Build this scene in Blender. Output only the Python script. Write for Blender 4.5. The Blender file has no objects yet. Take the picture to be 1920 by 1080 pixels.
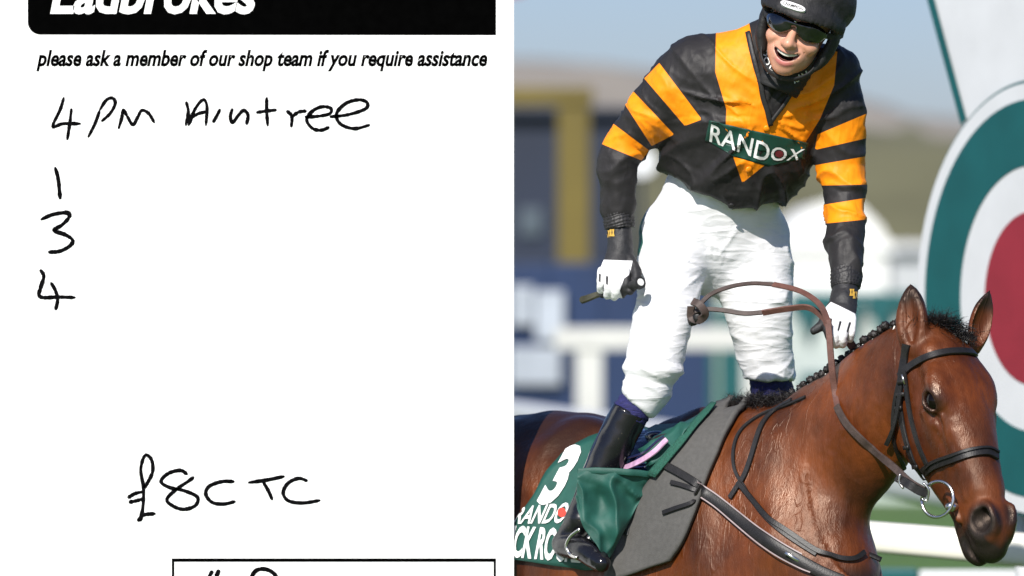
import bpy, bmesh, math, random
import numpy as np
from mathutils import Vector, Matrix
from mathutils.bvhtree import BVHTree
random.seed(7); np.random.seed(7)
R = math.radians
scene = bpy.context.scene
COL = scene.collection

# ------------------------------------------------------------------ camera, sky, sun, exposure
FPX = 11100.0            # focal length in photo pixels (1920 wide)
CAMZ = 1.917
DIST = 15.0
cam_d = bpy.data.cameras.new('camera'); cam = bpy.data.objects.new('camera', cam_d); COL.objects.link(cam)
cam.location = (0, -DIST, CAMZ); cam.rotation_euler = (R(90), 0, 0)
cam_d.sensor_width = 36; cam_d.lens = 36 * FPX / 1920
cam_d.clip_start = 0.5; cam_d.clip_end = 6000
cam_d.dof.use_dof = True; cam_d.dof.focus_distance = DIST - 0.32; cam_d.dof.aperture_fstop = 2.9
scene.camera = cam
SUN_AZ, SUN_EL = 19.0, 37.0      # degrees left of the camera's back, elevation
sun_dir = Vector((-math.sin(R(SUN_AZ)) * math.cos(R(SUN_EL)), -math.cos(R(SUN_AZ)) * math.cos(R(SUN_EL)), math.sin(R(SUN_EL))))
world = bpy.data.worlds.new('World'); scene.world = world; world.use_nodes = True
wn = world.node_tree.nodes; wl = world.node_tree.links
sky = wn.new('ShaderNodeTexSky'); sky.sky_type = 'NISHITA'; sky.sun_disc = False
sky.sun_elevation = R(SUN_EL); sky.sun_rotation = math.atan2(sun_dir.x, sun_dir.y)
sky.air_density = 1.0; sky.dust_density = 0.8; sky.ozone_density = 7.0
bg = wn['Background']; bg.inputs['Strength'].default_value = 0.078
tint = wn.new('ShaderNodeMixRGB'); tint.blend_type = 'MULTIPLY'; tint.inputs[0].default_value = 1; tint.inputs[2].default_value = (1.06, .98, 1.10, 1)
wl.new(sky.outputs['Color'], tint.inputs[1]); wl.new(tint.outputs[0], bg.inputs['Color'])
sun_d = bpy.data.lights.new('sun', 'SUN'); sun_d.energy = 5.0; sun_d.angle = R(0.5); sun_d.color = (1.0, 0.955, 0.88)
sun = bpy.data.objects.new('sun', sun_d); COL.objects.link(sun)
sun.rotation_euler = sun_dir.to_track_quat('Z', 'Y').to_euler(); sun.location = sun_dir * 30
scene.view_settings.view_transform = 'Standard'; scene.view_settings.look = 'None'
scene.view_settings.gamma = 1.0; scene.view_settings.exposure = 0.38
scene.view_settings.use_curve_mapping = False
scene.render.engine = 'CYCLES'
try:
    scene.cycles.use_denoising = True
    scene.cycles.max_bounces = 6
except Exception: pass

# ------------------------------------------------------------------ helpers
CAMP = np.array([0, -DIST, CAMZ])
def P(px, py, y=0.0):
    s = (DIST + y) / FPX
    return np.array([(px - 960) * s, y, CAMZ - (py - 540) * s])
def px_of(v):
    v = np.asarray(v, float); s = (DIST + v[..., 1]) / FPX
    return v[..., 0] / s + 960, (CAMZ - v[..., 2]) / s + 540

def tag(o, label=None, cat=None, group=None, kind=None):
    if label: o['label'] = label
    if cat: o['category'] = cat
    if group: o['group'] = group
    if kind: o['kind'] = kind
    return o
def attach(o, parent):
    if parent is not None:
        o.parent = parent
        o.matrix_parent_inverse = Matrix.Translation(-Vector(parent.location))
def empty(name, loc):
    o = bpy.data.objects.new(name, None); COL.objects.link(o); o.location = loc; o.empty_display_size = 0.1
    return o
def mesh_obj(name, verts, faces, mat, parent=None, smooth=True, attrs=None, sharp=None):
    verts = np.asarray(verts, np.float32)
    if parent is None:
        lo = verts.min(0); hi = verts.max(0); org = np.array([(lo[0]+hi[0])/2, (lo[1]+hi[1])/2, lo[2]])
    else: org = np.zeros(3)
    me = bpy.data.meshes.new(name)
    if isinstance(faces, np.ndarray):
        n = len(faces); k = faces.shape[1]
        me.vertices.add(len(verts)); me.vertices.foreach_set('co', (verts - org).astype(np.float32).ravel())
        me.loops.add(n * k); me.loops.foreach_set('vertex_index', faces.astype(np.int32).ravel())
        me.polygons.add(n); me.polygons.foreach_set('loop_start', np.arange(0, n * k, k, dtype=np.int32))
        me.update(calc_edges=True); me.validate()
    else:
        me.from_pydata([tuple(v) for v in (verts - org)], [], faces); me.update()
    if smooth: me.shade_smooth()
    if sharp is not None:
        try: me.set_sharp_from_angle(angle=R(sharp))
        except Exception: pass
    if attrs:
        for k_, v_ in attrs.items():
            a = me.attributes.new(k_, 'FLOAT', 'POINT'); a.data.foreach_set('value', np.asarray(v_, np.float32))
    if mat is not None: me.materials.append(mat)
    o = bpy.data.objects.new(name, me); COL.objects.link(o); o.location = org
    if parent is not None: o.location = (0, 0, 0); attach(o, parent)
    return o
class MB:
    """collects simple shapes into one mesh"""
    def __init__(s): s.v = []; s.f = []
    def add(s, v, f):
        n = len(s.v); s.v += [tuple(map(float, p)) for p in v]; s.f += [tuple(i + n for i in q) for q in f]; return s
    def box(s, lo, hi, M=None):
        x0, y0, z0 = lo; x1, y1, z1 = hi
        v = [(x0,y0,z0),(x1,y0,z0),(x1,y1,z0),(x0,y1,z0),(x0,y0,z1),(x1,y0,z1),(x1,y1,z1),(x0,y1,z1)]
        if M is not None: v = [tuple(M @ Vector(p)) for p in v]
        return s.add(v, [(0,3,2,1),(4,5,6,7),(0,1,5,4),(1,2,6,5),(2,3,7,6),(3,0,4,7)])
    def tube(s, pts, rad, n=10):
        pts = [np.asarray(p, float) for p in pts]
        if not hasattr(rad, '__len__'): rad = [rad] * len(pts)
        rings = []; up = np.array([0.13, 0.31, 0.94])
        for i, p in enumerate(pts):
            t = pts[min(i+1, len(pts)-1)] - pts[max(i-1, 0)]; t = t / (np.linalg.norm(t) + 1e-9)
            a = np.cross(t, up); a /= np.linalg.norm(a) + 1e-9; b = np.cross(t, a)
            rings += [p + rad[i] * (math.cos(2*math.pi*k/n) * a + math.sin(2*math.pi*k/n) * b) for k in range(n)]
        m = len(pts)
        f = [(i*n+k, i*n+(k+1) % n, (i+1)*n+(k+1) % n, (i+1)*n+k) for i in range(m-1) for k in range(n)]
        f += [tuple(range(n))[::-1], tuple((m-1)*n+k for k in range(n))]
        return s.add(rings, f)
    def prism(s, poly, y0, y1):      # poly in (x,z), extruded along y
        n = len(poly)
        v = [(x, y0, z) for x, z in poly] + [(x, y1, z) for x, z in poly]
        return s.add(v, [tuple(range(n)), tuple(range(2*n-1, n-1, -1))] + [(i, i+n, (i+1) % n + n, (i+1) % n) for i in range(n)])
    def build(s, name, mat, parent=None, smooth=False, bevel=0, sharp=None):
        o = mesh_obj(name, np.array(s.v), s.f, mat, parent, smooth=smooth, sharp=sharp)
        bm = bmesh.new(); bm.from_mesh(o.data); bmesh.ops.recalc_face_normals(bm, faces=bm.faces); bm.to_mesh(o.data); bm.free()
        if bevel:
            m = o.modifiers.new('bevel', 'BEVEL'); m.width = bevel; m.segments = 2; m.limit_method = 'ANGLE'
        return o
def cat(pts, n=8):
    """Catmull-Rom through rows of any dimension"""
    p = np.asarray(pts, float); q = np.vstack([2*p[0]-p[1], p, 2*p[-1]-p[-2]]); out = []
    for i in range(1, len(q)-2):
        for t in np.linspace(0, 1, n, endpoint=False):
            a, b, c, d = q[i-1], q[i], q[i+1], q[i+2]
            out.append(0.5*((2*b)+(-a+c)*t+(2*a-5*b+4*c-d)*t*t+(-a+3*b-3*c+d)*t**3))
    out.append(p[-1]); return np.array(out)

# value noise
def _h(ix, iy, iz, seed):
    h = (ix.astype(np.uint32) * np.uint32(374761393) + iy.astype(np.uint32) * np.uint32(668265263) + iz.astype(np.uint32) * np.uint32(2147483647) + np.uint32(seed * 97 + 13))
    h = (h ^ (h >> np.uint32(13))) * np.uint32(1274126177); h = h ^ (h >> np.uint32(16))
    return (h & np.uint32(0xffff)).astype(np.float64) / 65535.0
def vn(p, seed=0):
    p = np.asarray(p, float) + 1000.0; i = np.floor(p).astype(np.int64); f = p - i; f = f*f*f*(f*(f*6-15)+10); r = 0
    for a in (0, 1):
        for b in (0, 1):
            for c in (0, 1):
                w = (f[:, 0] if a else 1-f[:, 0]) * (f[:, 1] if b else 1-f[:, 1]) * (f[:, 2] if c else 1-f[:, 2])
                r = r + w * _h(i[:, 0]+a, i[:, 1]+b, i[:, 2]+c, seed)
    return r * 2 - 1
def fbm(p, seed=0, o=3):
    r = 0; a = 1
    for k in range(o): r = r + a * vn(p * (2.03**k), seed + k); a *= 0.5
    return r

# ------------------------------------------------------------------ implicit surface modelling on a rectilinear grid
def smin(a, b, k):
    if k <= 0: return np.minimum(a, b)
    h = np.maximum(k - np.abs(a - b), 0) / k
    return np.minimum(a, b) - h * h * k * 0.25
def axis(*segs):
    """(start, end, step), ... contiguous"""
    out = [np.array([segs[0][0]])]
    for a, b, st in segs:
        n = max(1, int(round((b - a) / st))); out.append(np.linspace(a, b, n + 1)[1:])
    return np.concatenate(out).astype(np.float32)
class Grid:
    def __init__(s, xs, ys, zs):
        s.ax = (xs, ys, zs); s.F = np.full((len(xs), len(ys), len(zs)), 1.0, np.float32)
    def sl(s, lo, hi, m):
        r = []
        for a, l, h in zip(s.ax, lo, hi):
            i = max(0, np.searchsorted(a, l - m) - 1); j = min(len(a), np.searchsorted(a, h + m) + 1); r.append(slice(i, max(i, j)))
        return tuple(r)
    def pts(s, sl):
        return s.ax[0][sl[0]][:, None, None], s.ax[1][sl[1]][None, :, None], s.ax[2][sl[2]][None, None, :]
    def put(s, sl, d, k, op):
        if op == 'add': s.F[sl] = smin(s.F[sl], d, k)
        elif op == 'sub': s.F[sl] = -smin(-s.F[sl], d, k)
    def chain(s, pts, rad, k=0.02, op='add', n=0, m=None):
        """round cones through pts"""
        pts = np.asarray(pts, float); rad = np.asarray(rad, float)
        if n:
            q = cat(np.column_stack([pts, rad]), n); pts, rad = q[:, :3], q[:, 3]
        m = (k + 0.02) if m is None else m
        big = rad.max(); S = s.sl(pts.min(0) - big, pts.max(0) + big, m)
        T = np.full([a.stop - a.start for a in S], 1.0, np.float32)
        if T.size == 0: return
        for i in range(len(pts) - 1):
            a, b = pts[i], pts[i+1]; r = max(rad[i], rad[i+1])
            s2 = s.sl(np.minimum(a, b) - r, np.maximum(a, b) + r, m)
            X, Y, Z = s.pts(s2); ab = b - a; L = float(ab @ ab) + 1e-12
            t = np.clip(((X-a[0])*ab[0] + (Y-a[1])*ab[1] + (Z-a[2])*ab[2]) / L, 0, 1).astype(np.float32)
            d = np.sqrt((X-a[0]-t*ab[0])**2 + (Y-a[1]-t*ab[1])**2 + (Z-a[2]-t*ab[2])**2) - (rad[i] + t*(rad[i+1]-rad[i]))
            q = tuple(slice(u.start - w.start, u.stop - w.start) for u, w in zip(s2, S))
            T[q] = np.minimum(T[q], d)
        s.put(S, T, k, op)
    def sweep(s, pts, ab, side, k=0.02, op='add', n=6, m=None):
        """elliptic sections: ab = (half size along side, half size across); side constant or one per point"""
        pts = np.asarray(pts, float); ab = np.asarray(ab, float); side = np.asarray(side, float)
        if side.ndim == 1: side = np.repeat(side[None], len(pts), 0)
        if n:
            q = cat(np.column_stack([pts, ab, side]), n); pts, ab, side = q[:, :3], q[:, 3:5], q[:, 5:8]
        side = side / np.linalg.norm(side, axis=1)[:, None]
        m = (k + 0.02) if m is None else m
        big = ab.max(); S = s.sl(pts.min(0) - big, pts.max(0) + big, m)
        T = np.full([a.stop - a.start for a in S], 1.0, np.float32)
        if T.size == 0: return
        for i in range(len(pts) - 1):
            a, b = pts[i], pts[i+1]; r = max(ab[i].max(), ab[i+1].max())
            s2 = s.sl(np.minimum(a, b) - r, np.maximum(a, b) + r, m)
            X, Y, Z = s.pts(s2); d_ = b - a; L = float(d_ @ d_) + 1e-12
            t = np.clip(((X-a[0])*d_[0] + (Y-a[1])*d_[1] + (Z-a[2])*d_[2]) / L, 0, 1).astype(np.float32)
            rx, ry, rz = X-a[0]-t*d_[0], Y-a[1]-t*d_[1], Z-a[2]-t*d_[2]
            w = side[i]; u = rx*w[0] + ry*w[1] + rz*w[2]
            v2 = np.maximum(rx*rx + ry*ry + rz*rz - u*u, 0)
            A = ab[i, 0] + t*(ab[i+1, 0]-ab[i, 0]); B = ab[i, 1] + t*(ab[i+1, 1]-ab[i, 1])
            k0 = np.sqrt(u*u/(A*A) + v2/(B*B)) + 1e-6; k1 = np.sqrt(u*u/A**4 + v2/B**4) + 1e-6
            d = (k0 * (k0 - 1) / k1).astype(np.float32)
            q = tuple(slice(e.start - w_.start, e.stop - w_.start) for e, w_ in zip(s2, S))
            T[q] = np.minimum(T[q], d)
        s.put(S, T, k, op)
    def ell(s, c, r, M=None, k=0.02, op='add', m=None):
        """ellipsoid; M rows = local axes in world"""
        c = np.asarray(c, float); r = np.asarray(r, float); big = r.max()
        m = (k + 0.02) if m is None else m
        S = s.sl(c - big, c + big, m); X, Y, Z = s.pts(S)
        if X.size == 0 or Y.size == 0 or Z.size == 0: return
        X, Y, Z = X - c[0], Y - c[1], Z - c[2]
        if M is None: l = (X, Y, Z)
        else: l = [X*M[i][0] + Y*M[i][1] + Z*M[i][2] for i in range(3)]
        k0 = np.sqrt((l[0]/r[0])**2 + (l[1]/r[1])**2 + (l[2]/r[2])**2) + 1e-6
        k1 = np.sqrt((l[0]/r[0]**2)**2 + (l[1]/r[1]**2)**2 + (l[2]/r[2]**2)**2) + 1e-6
        s.put(S, (k0*(k0-1)/k1).astype(np.float32), k, op)
    def plane(s, c, nrm, k=0.0):
        """cut away everything on the nrm side"""
        X, Y, Z = s.ax[0][:, None, None], s.ax[1][None, :, None], s.ax[2][None, None, :]
        nrm = np.asarray(nrm, float) / np.linalg.norm(nrm)
        d = (X-c[0])*nrm[0] + (Y-c[1])*nrm[1] + (Z-c[2])*nrm[2]
        s.F = -smin(-s.F, -d.astype(np.float32), k)
    def mesh(s, smooth=1):
        F = s.F; xs, ys, zs = s.ax; S = F < 0
        c = np.zeros([n-1 for n in F.shape], np.uint8)
        for a in (0, 1):
            for b in (0, 1):
                for e in (0, 1): c += S[a:F.shape[0]-1+a, b:F.shape[1]-1+b, e:F.shape[2]-1+e]
        idx = np.argwhere((c > 0) & (c < 8)); N = len(idx)
        ids = np.full(c.shape, -1, np.int32); ids[idx[:, 0], idx[:, 1], idx[:, 2]] = np.arange(N)
        off = [(a, b, e) for a in (0, 1) for b in (0, 1) for e in (0, 1)]
        val = [F[idx[:, 0]+o[0], idx[:, 1]+o[1], idx[:, 2]+o[2]] for o in off]
        pos = [np.column_stack([xs[idx[:, 0]+o[0]], ys[idx[:, 1]+o[1]], zs[idx[:, 2]+o[2]]]) for o in off]
        acc = np.zeros((N, 3)); cnt = np.zeros(N)
        for i in range(8):
            for j in range(i+1, 8):
                if sum(abs(off[i][q]-off[j][q]) for q in range(3)) != 1: continue
                mk = (val[i] < 0) != (val[j] < 0)
                t = (val[i][mk] / (val[i][mk] - val[j][mk]))[:, None]
                acc[mk] += pos[i][mk] + t * (pos[j][mk] - pos[i][mk]); cnt[mk] += 1
        V = acc / np.maximum(cnt, 1)[:, None]
        faces = []
        for ax in range(3):
            u, w = (ax+1) % 3, (ax+2) % 3
            A = [slice(None)]*3; B = [slice(None)]*3
            A[ax] = slice(0, -1); B[ax] = slice(1, None)
            sa, sb = S[tuple(A)], S[tuple(B)]
            e = np.argwhere(sa != sb)
            ok = (e[:, u] >= 1) & (e[:, w] >= 1) & (e[:, u] < c.shape[u]) & (e[:, w] < c.shape[w]); e = e[ok]
            ins = sa[e[:, 0], e[:, 1], e[:, 2]]
            def cell(du, dw):
                q = e.copy(); q[:, u] += du; q[:, w] += dw; return ids[q[:, 0], q[:, 1], q[:, 2]]
            q = np.column_stack([cell(-1, -1), cell(0, -1), cell(0, 0), cell(-1, 0)])
            q[~ins] = q[~ins][:, ::-1]; faces.append(q)
        Fc = np.vstack(faces); Fc = Fc[(Fc >= 0).all(1)]
        for _ in range(smooth):
            E = np.vstack([Fc[:, [0, 1]], Fc[:, [1, 2]], Fc[:, [2, 3]], Fc[:, [3, 0]]])
            E = np.vstack([E, E[:, ::-1]]); deg = np.bincount(E[:, 0], minlength=N)
            av = np.column_stack([np.bincount(E[:, 0], V[E[:, 1], q], N) for q in range(3)]) / np.maximum(deg, 1)[:, None]
            V = V * 0.5 + av * 0.5
        return V, Fc
def normals(V, Fc):
    n = np.cross(V[Fc[:, 2]] - V[Fc[:, 0]], V[Fc[:, 3 if Fc.shape[1] == 4 else 1]] - V[Fc[:, 1 if Fc.shape[1] == 4 else 0]])
    N = np.column_stack([sum(np.bincount(Fc[:, j], n[:, q], len(V)) for j in range(Fc.shape[1])) for q in range(3)])
    return N / (np.linalg.norm(N, axis=1)[:, None] + 1e-12)
def poly_sd(x, y, poly):
    """signed distance (positive inside) of 2-D points to a polygon"""
    p = np.asarray(poly, float); best = np.full(len(x), 1e9); ins = np.zeros(len(x), bool)
    for i in range(len(p)):
        a, b = p[i], p[(i+1) % len(p)]; d = b - a
        t = np.clip(((x-a[0])*d[0] + (y-a[1])*d[1]) / (d @ d + 1e-9), 0, 1)
        best = np.minimum(best, np.hypot(x-a[0]-t*d[0], y-a[1]-t*d[1]))
        c = ((a[1] > y) != (b[1] > y)) & (x < (b[0]-a[0]) * (y-a[1]) / (b[1]-a[1] + 1e-12) + a[0]); ins ^= c
    return np.where(ins, best, -best)
def bvh_of(V, Fc): return BVHTree.FromPolygons([tuple(v) for v in V], [tuple(int(i) for i in f) for f in Fc])
def drape(bvhs, px, py, off=0.003, fallback=0.0):
    """the point where the sight line through a photo pixel meets a surface, lifted by off; returns point, normal"""
    d = Vector(P(px, py, 0.0) - CAMP).normalized(); o = Vector(CAMP); best = None
    for b in bvhs:
        h = b.ray_cast(o, d)
        if h[0] is not None and (best is None or h[3] < best[3]): best = h
    if best is None:
        q = Vector(P(px, py, fallback)); hits = [b.find_nearest(q) for b in bvhs]; best = min(hits, key=lambda h: h[3])
    n = best[1].copy()
    if n.dot(d) > 0: n = -n
    return np.array(best[0] + n * off), np.array(n)
def smooth_rows(A, it=2):
    A = np.array(A, float)
    for _ in range(it): A[1:-1] = 0.5*A[1:-1] + 0.25*(A[:-2] + A[2:])
    return A
def ribbon(mb, pts, nrm, width, thick):
    """a strap: rectangular section with softened edges, along pts, flat side facing nrm"""
    pts = np.asarray(pts, float); n = len(pts)
    if not hasattr(width, '__len__'): width = [width]*n
    V = []
    for i in range(n):
        t = pts[min(i+1, n-1)] - pts[max(i-1, 0)]; t /= np.linalg.norm(t) + 1e-9
        s = np.cross(t, nrm[i]); s /= np.linalg.norm(s) + 1e-9; u = np.cross(s, t)
        w, h = width[i]/2, thick
        for a, b in ((-1, 0), (-1, 0.6), (-0.86, 1), (0.86, 1), (1, 0.6), (1, 0)): V.append(pts[i] + s*w*a + u*h*b)
    F = [(i*6+k, i*6+(k+1) % 6, (i+1)*6+(k+1) % 6, (i+1)*6+k) for i in range(n-1) for k in range(6)]
    F += [tuple(range(5, -1, -1)), tuple((n-1)*6+k for k in range(6))]
    mb.add(V, F)
def strap(name, pix, bvhs, width, thick, mat, parent, off=0.001, n=6, it=3, fallback=0.0, smooth=True):
    q = cat(pix, n); pts = []; nr = []
    for a in q:
        p, m = drape(bvhs, a[0], a[1], off, fallback); pts.append(p); nr.append(m)
    pts = smooth_rows(pts, it); nr = smooth_rows(nr, 4)
    mb = MB(); ribbon(mb, pts, nr, width, thick)
    return mb.build(name, mat, parent, smooth=True, sharp=50)
def text_mesh(txt, size=1.0, shear=0.0, bold=0.0, spacing=1.0, sub=0):
    cu = bpy.data.curves.new('lettering', 'FONT'); cu.body = txt; cu.size = size; cu.shear = shear; cu.offset = bold
    cu.space_character = spacing; cu.resolution_u = 3
    ob = bpy.data.objects.new('lettering_tmp', cu); COL.objects.link(ob)
    bpy.context.view_layer.update()
    me = bpy.data.meshes.new_from_object(ob.evaluated_get(bpy.context.evaluated_depsgraph_get()))
    COL.objects.unlink(ob); bpy.data.objects.remove(ob)
    bm = bmesh.new(); bm.from_mesh(me); bmesh.ops.triangulate(bm, faces=bm.faces)
    for _ in range(sub):
        mx = sorted((e.calc_length() for e in bm.edges))[-1]
        bmesh.ops.subdivide_edges(bm, edges=[e for e in bm.edges if e.calc_length() > mx*0.45], cuts=1)
        bmesh.ops.triangulate(bm, faces=bm.faces)
    V = np.array([v.co[:2] for v in bm.verts]); F = [tuple(v.index for v in f.verts) for f in bm.faces]
    bm.free(); bpy.data.meshes.remove(me); return V, F

# ------------------------------------------------------------------ materials
def newmat(name):
    m = bpy.data.materials.new(name); m.use_nodes = True; return m, m.node_tree.nodes, m.node_tree.links, m.node_tree.nodes['Principled BSDF']
def mat(name, col, rough=0.6, metal=0.0, var=0.12, scale=30.0, bump=0.0, bscale=200.0, spec=0.5, coat=0.0, sheen=0.0, stretch=(1, 1, 1), detail=4):
    """procedural colour variation + relief"""
    m, N, L, b = newmat(name)
    b.inputs['Roughness'].default_value = rough; b.inputs['Metallic'].default_value = metal
    b.inputs['Specular IOR Level'].default_value = spec; b.inputs['Coat Weight'].default_value = coat
    b.inputs['Coat Roughness'].default_value = 0.12; b.inputs['Sheen Weight'].default_value = sheen
    tc = N.new('ShaderNodeTexCoord'); mp = N.new('ShaderNodeMapping'); mp.inputs['Scale'].default_value = stretch
    L.new(tc.outputs['Object'], mp.inputs['Vector'])
    nz = N.new('ShaderNodeTexNoise'); nz.inputs['Scale'].default_value = scale; nz.inputs['Detail'].default_value = detail
    L.new(mp.outputs[0], nz.inputs['Vector'])
    rp = N.new('ShaderNodeValToRGB'); c = np.array(col)
    rp.color_ramp.elements[0].position = 0.3; rp.color_ramp.elements[1].position = 0.7
    rp.color_ramp.elements[0].color = (*np.clip(c*(1-var), 0, 1), 1); rp.color_ramp.elements[1].color = (*np.clip(c*(1+var), 0, 1), 1)
    L.new(nz.outputs['Fac'], rp.inputs[0]); L.new(rp.outputs[0], b.inputs['Base Color'])
    if bump:
        n2 = N.new('ShaderNodeTexNoise'); n2.inputs['Scale'].default_value = bscale; n2.inputs['Detail'].default_value = 3
        L.new(mp.outputs[0], n2.inputs['Vector'])
        bp = N.new('ShaderNodeBump'); bp.inputs['Strength'].default_value = bump; bp.inputs['Distance'].default_value = 0.004
        L.new(n2.outputs['Fac'], bp.inputs['Height']); L.new(bp.outputs[0], b.inputs['Normal'])
    return m

# ------------------------------------------------------------------ setting: ground, hill
M = {}
M['grass'] = mat('grass', (0.065, 0.13, 0.02), 0.8, var=0.35, scale=0.8, bump=0.5, bscale=12)
M['hill'] = mat('hillside', (0.24, 0.215, 0.18), 0.9, var=0.32, scale=0.045, detail=6, stretch=(1, 1, 4))  # pale tone puts the distance haze into the hill's colour
M['white_pvc'] = mat('white_pvc', (0.74, 0.72, 0.64), 0.35, var=0.04, scale=3)
M['white_paint'] = mat('white_paint', (0.58, 0.59, 0.61), 0.45, var=0.05, scale=5)
M['teal_paint'] = mat('teal_paint', (0.006, 0.080, 0.085), 0.4, var=0.1, scale=6)
M['red_paint'] = mat('red_paint', (0.25, 0.018, 0.032), 0.4, var=0.1, scale=6)
M['blue_board'] = mat('blue_board', (0.004, 0.020, 0.072), 0.5, var=0.15, scale=1.5)
M['navy'] = mat('navy_steel', (0.006, 0.012, 0.030), 0.5, var=0.25, scale=0.6)
M['yellow'] = mat('yellow_steel', (0.12, 0.088, 0.010), 0.5, var=0.15, scale=1.2)
M['grey_panel'] = mat('grey_panel', (0.42, 0.44, 0.46), 0.6, var=0.2, scale=1.0)
M['dull_glass'] = mat('dull_glass', (0.07, 0.09, 0.11), 0.3, var=0.2, scale=1.0)
M['notice'] = mat('pale_notice', (0.30, 0.33, 0.38), 0.6, var=0.3, scale=1.5)
M['board_white'] = mat('board_white', (0.46, 0.52, 0.50), 0.6, var=0.25, scale=0.9)
M['fence_white'] = mat('fence_white', (0.50, 0.50, 0.48), 0.5, var=0.08, scale=2)
M['canvas'] = mat('white_canvas', (0.78, 0.78, 0.77), 0.7, var=0.05, scale=1.0)
M['timber_dark'] = mat('dark_post', (0.05, 0.05, 0.05), 0.6)

n = 40; g = np.array([[x, y, 0] for x in np.linspace(-900, 900, n) for y in np.linspace(-60, 1800, n)], float)
gf = [((i*n+j), (i+1)*n+j, (i+1)*n+j+1, i*n+j+1) for i in range(n-1) for j in range(n-1)]
tag(mesh_obj('ground', g, gf, M['grass'], smooth=False), kind='structure')
hx = np.linspace(-120, 120, 120); hy = np.linspace(0, 1, 14); hv = []
for x in hx:
    for t in hy:
        q = np.array([[x*0.05, t*2.0, 0.3]]); crest = 17.5 + 4.0*vn(q, 3)[0] + 1.3*vn(q*5, 5)[0] - 0.02*x
        hv.append((x*2.2, 330 + 160*t, -0.5 + max(0, crest) * math.sin(min(1, t*1.25)*math.pi/2) + 0.3*vn(q*9, 8)[0]))
hf = [(i*14+j, (i+1)*14+j, (i+1)*14+j+1, i*14+j+1) for i in range(119) for j in range(13)]
tag(mesh_obj('hill', np.array(hv), hf, M['hill']), kind='structure')

M['bank'] = mat('grassy_bank', (0.115, 0.112, 0.06), 0.9, var=0.35, scale=0.12, detail=6)
bv_ = []; 
for x in np.linspace(-40, 60, 90):
    for t in np.linspace(0, 1, 8):
        q = np.array([[x*0.16, t*1.5, 4.3]]); h_ = (6.6 + 1.0*vn(q, 13)[0] + .6*vn(q*4, 15)[0] + .02*x)*math.sin(min(1, t*1.2)*math.pi/2)
        bv_.append((x*1.4, 150 + 30*t, -0.3 + h_))
tag(mesh_obj('bank', np.array(bv_), [(i*8+j, (i+1)*8+j, (i+1)*8+j+1, i*8+j+1) for i in range(89) for j in range(7)], M['bank']), kind='structure')

def panel(name, x0, x1, y0, y1, Y, m, parent=None, th=0.08, to_ground=False):
    a = P(x0, y0, Y); b = P(x1, y1, Y); z0 = 0.0 if to_ground else b[2]
    return MB().box((a[0], Y, z0), (b[0], Y + th, a[2]), None).build(name, m, parent, bevel=0.01)

# crowd-side structures, far out of focus behind the course
t = empty('gantry', P(1075, 540, 44) * np.array([1, 1, 0])); tag(t, 'yellow steel goalpost frame standing in front of the navy stand', 'gantry')
panel('column', 1046, 1106, 196, 480, 44, M['yellow'], t, 0.3, True)
panel('beam', 880, 1112, 163, 196, 43.97, M['yellow'], t, 0.36)
panel('column', 884, 930, 196, 480, 44, M['yellow'], t, 0.3, True)
t = empty('stand', P(1060, 540, 52) * np.array([1, 1, 0])); tag(t, 'dark navy stand block behind the yellow frame', 'building')
panel('wall', 760, 1185, 215, 800, 52, M['navy'], t, 3.0, True)
panel('roof', 750, 1192, 200, 216, 51.8, M['navy'], t, 3.4)
for i, (x, y) in enumerate([(975, 390), (1135, 330), (1135, 430)]): panel('window', x, x+42, y, y+52, 51.94, M['dull_glass'] if i == 0 else M['navy'], t, 0.05)
t = empty('blue_hoarding', P(1100, 540, 36) * np.array([1, 1, 0])); tag(t, 'blue advertising hoarding running along the course behind the rider', 'hoarding')
for i in range(5):
    panel('board', 830 + i*100 + 0.8, 930 + i*100 - 0.8, 492 + (i % 2), 800, 36 + 0.004*i, M['blue_board'], t, 0.06, True)
panel('board', 1312, 1340, 560, 800, 36.02, M['teal_paint'], t, 0.06, True)
for (x0, x1, y0, y1) in [(955, 1000, 535, 610), (1004, 1058, 545, 640), (955, 1052, 650, 722)]:
    panel('pale_notice', x0, x1, y0, y1, 35.9, M['notice'], t, 0.04)
t = empty('paddock_fence', P(1200, 540, 30) * np.array([1, 1, 0])); tag(t, 'white post and rail fence in front of the blue hoarding', 'fence')
panel('fence_rail', 1040, 1440, 614, 656, 30, M['fence_white'], t, 0.1)
for x in (1080, 1392): panel('fence_post', x, x+50, 650, 900, 30.02, M['fence_white'], t, 0.06, True)
t = empty('teal_hoarding', P(1560, 540, 38) * np.array([1, 1, 0])); tag(t, 'white and teal advertising hoarding behind the rider\'s left hand', 'hoarding')
panel('board', 1345, 1480, 560, 800, 38, M['board_white'], t, 0.06, True)
panel('board', 1482, 1620, 546, 800, 38.01, M['board_white'], t, 0.06, True)
panel('board', 1622, 1760, 546, 800, 38, M['board_white'], t, 0.06, True)
for k, (x0, x1) in enumerate(((1482, 1620), (1622, 1758))):
    for j, pl in enumerate([[(x0, 548), (x1, 548), (x1, 580), (x0, 580)], [(x0+8, 580), (x0+52, 580), (x0+30, 640)], [(x0+90, 580), (x1-6, 580), (x1-26, 650), (x1-40, 650)]]):
        MB().prism([(P(a, b, 37.9)[0], P(a, b, 37.9)[2]) for a, b in pl], 37.9, 37.97).build('painted_shape', M['teal_paint'], t)
panel('painted_shape', 1348, 1402, 575, 800, 37.9, M['teal_paint'], t, 0.05)
panel('painted_shape', 1500, 1700, 700, 790, 37.91, M['teal_paint'], t, 0.05)
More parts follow.
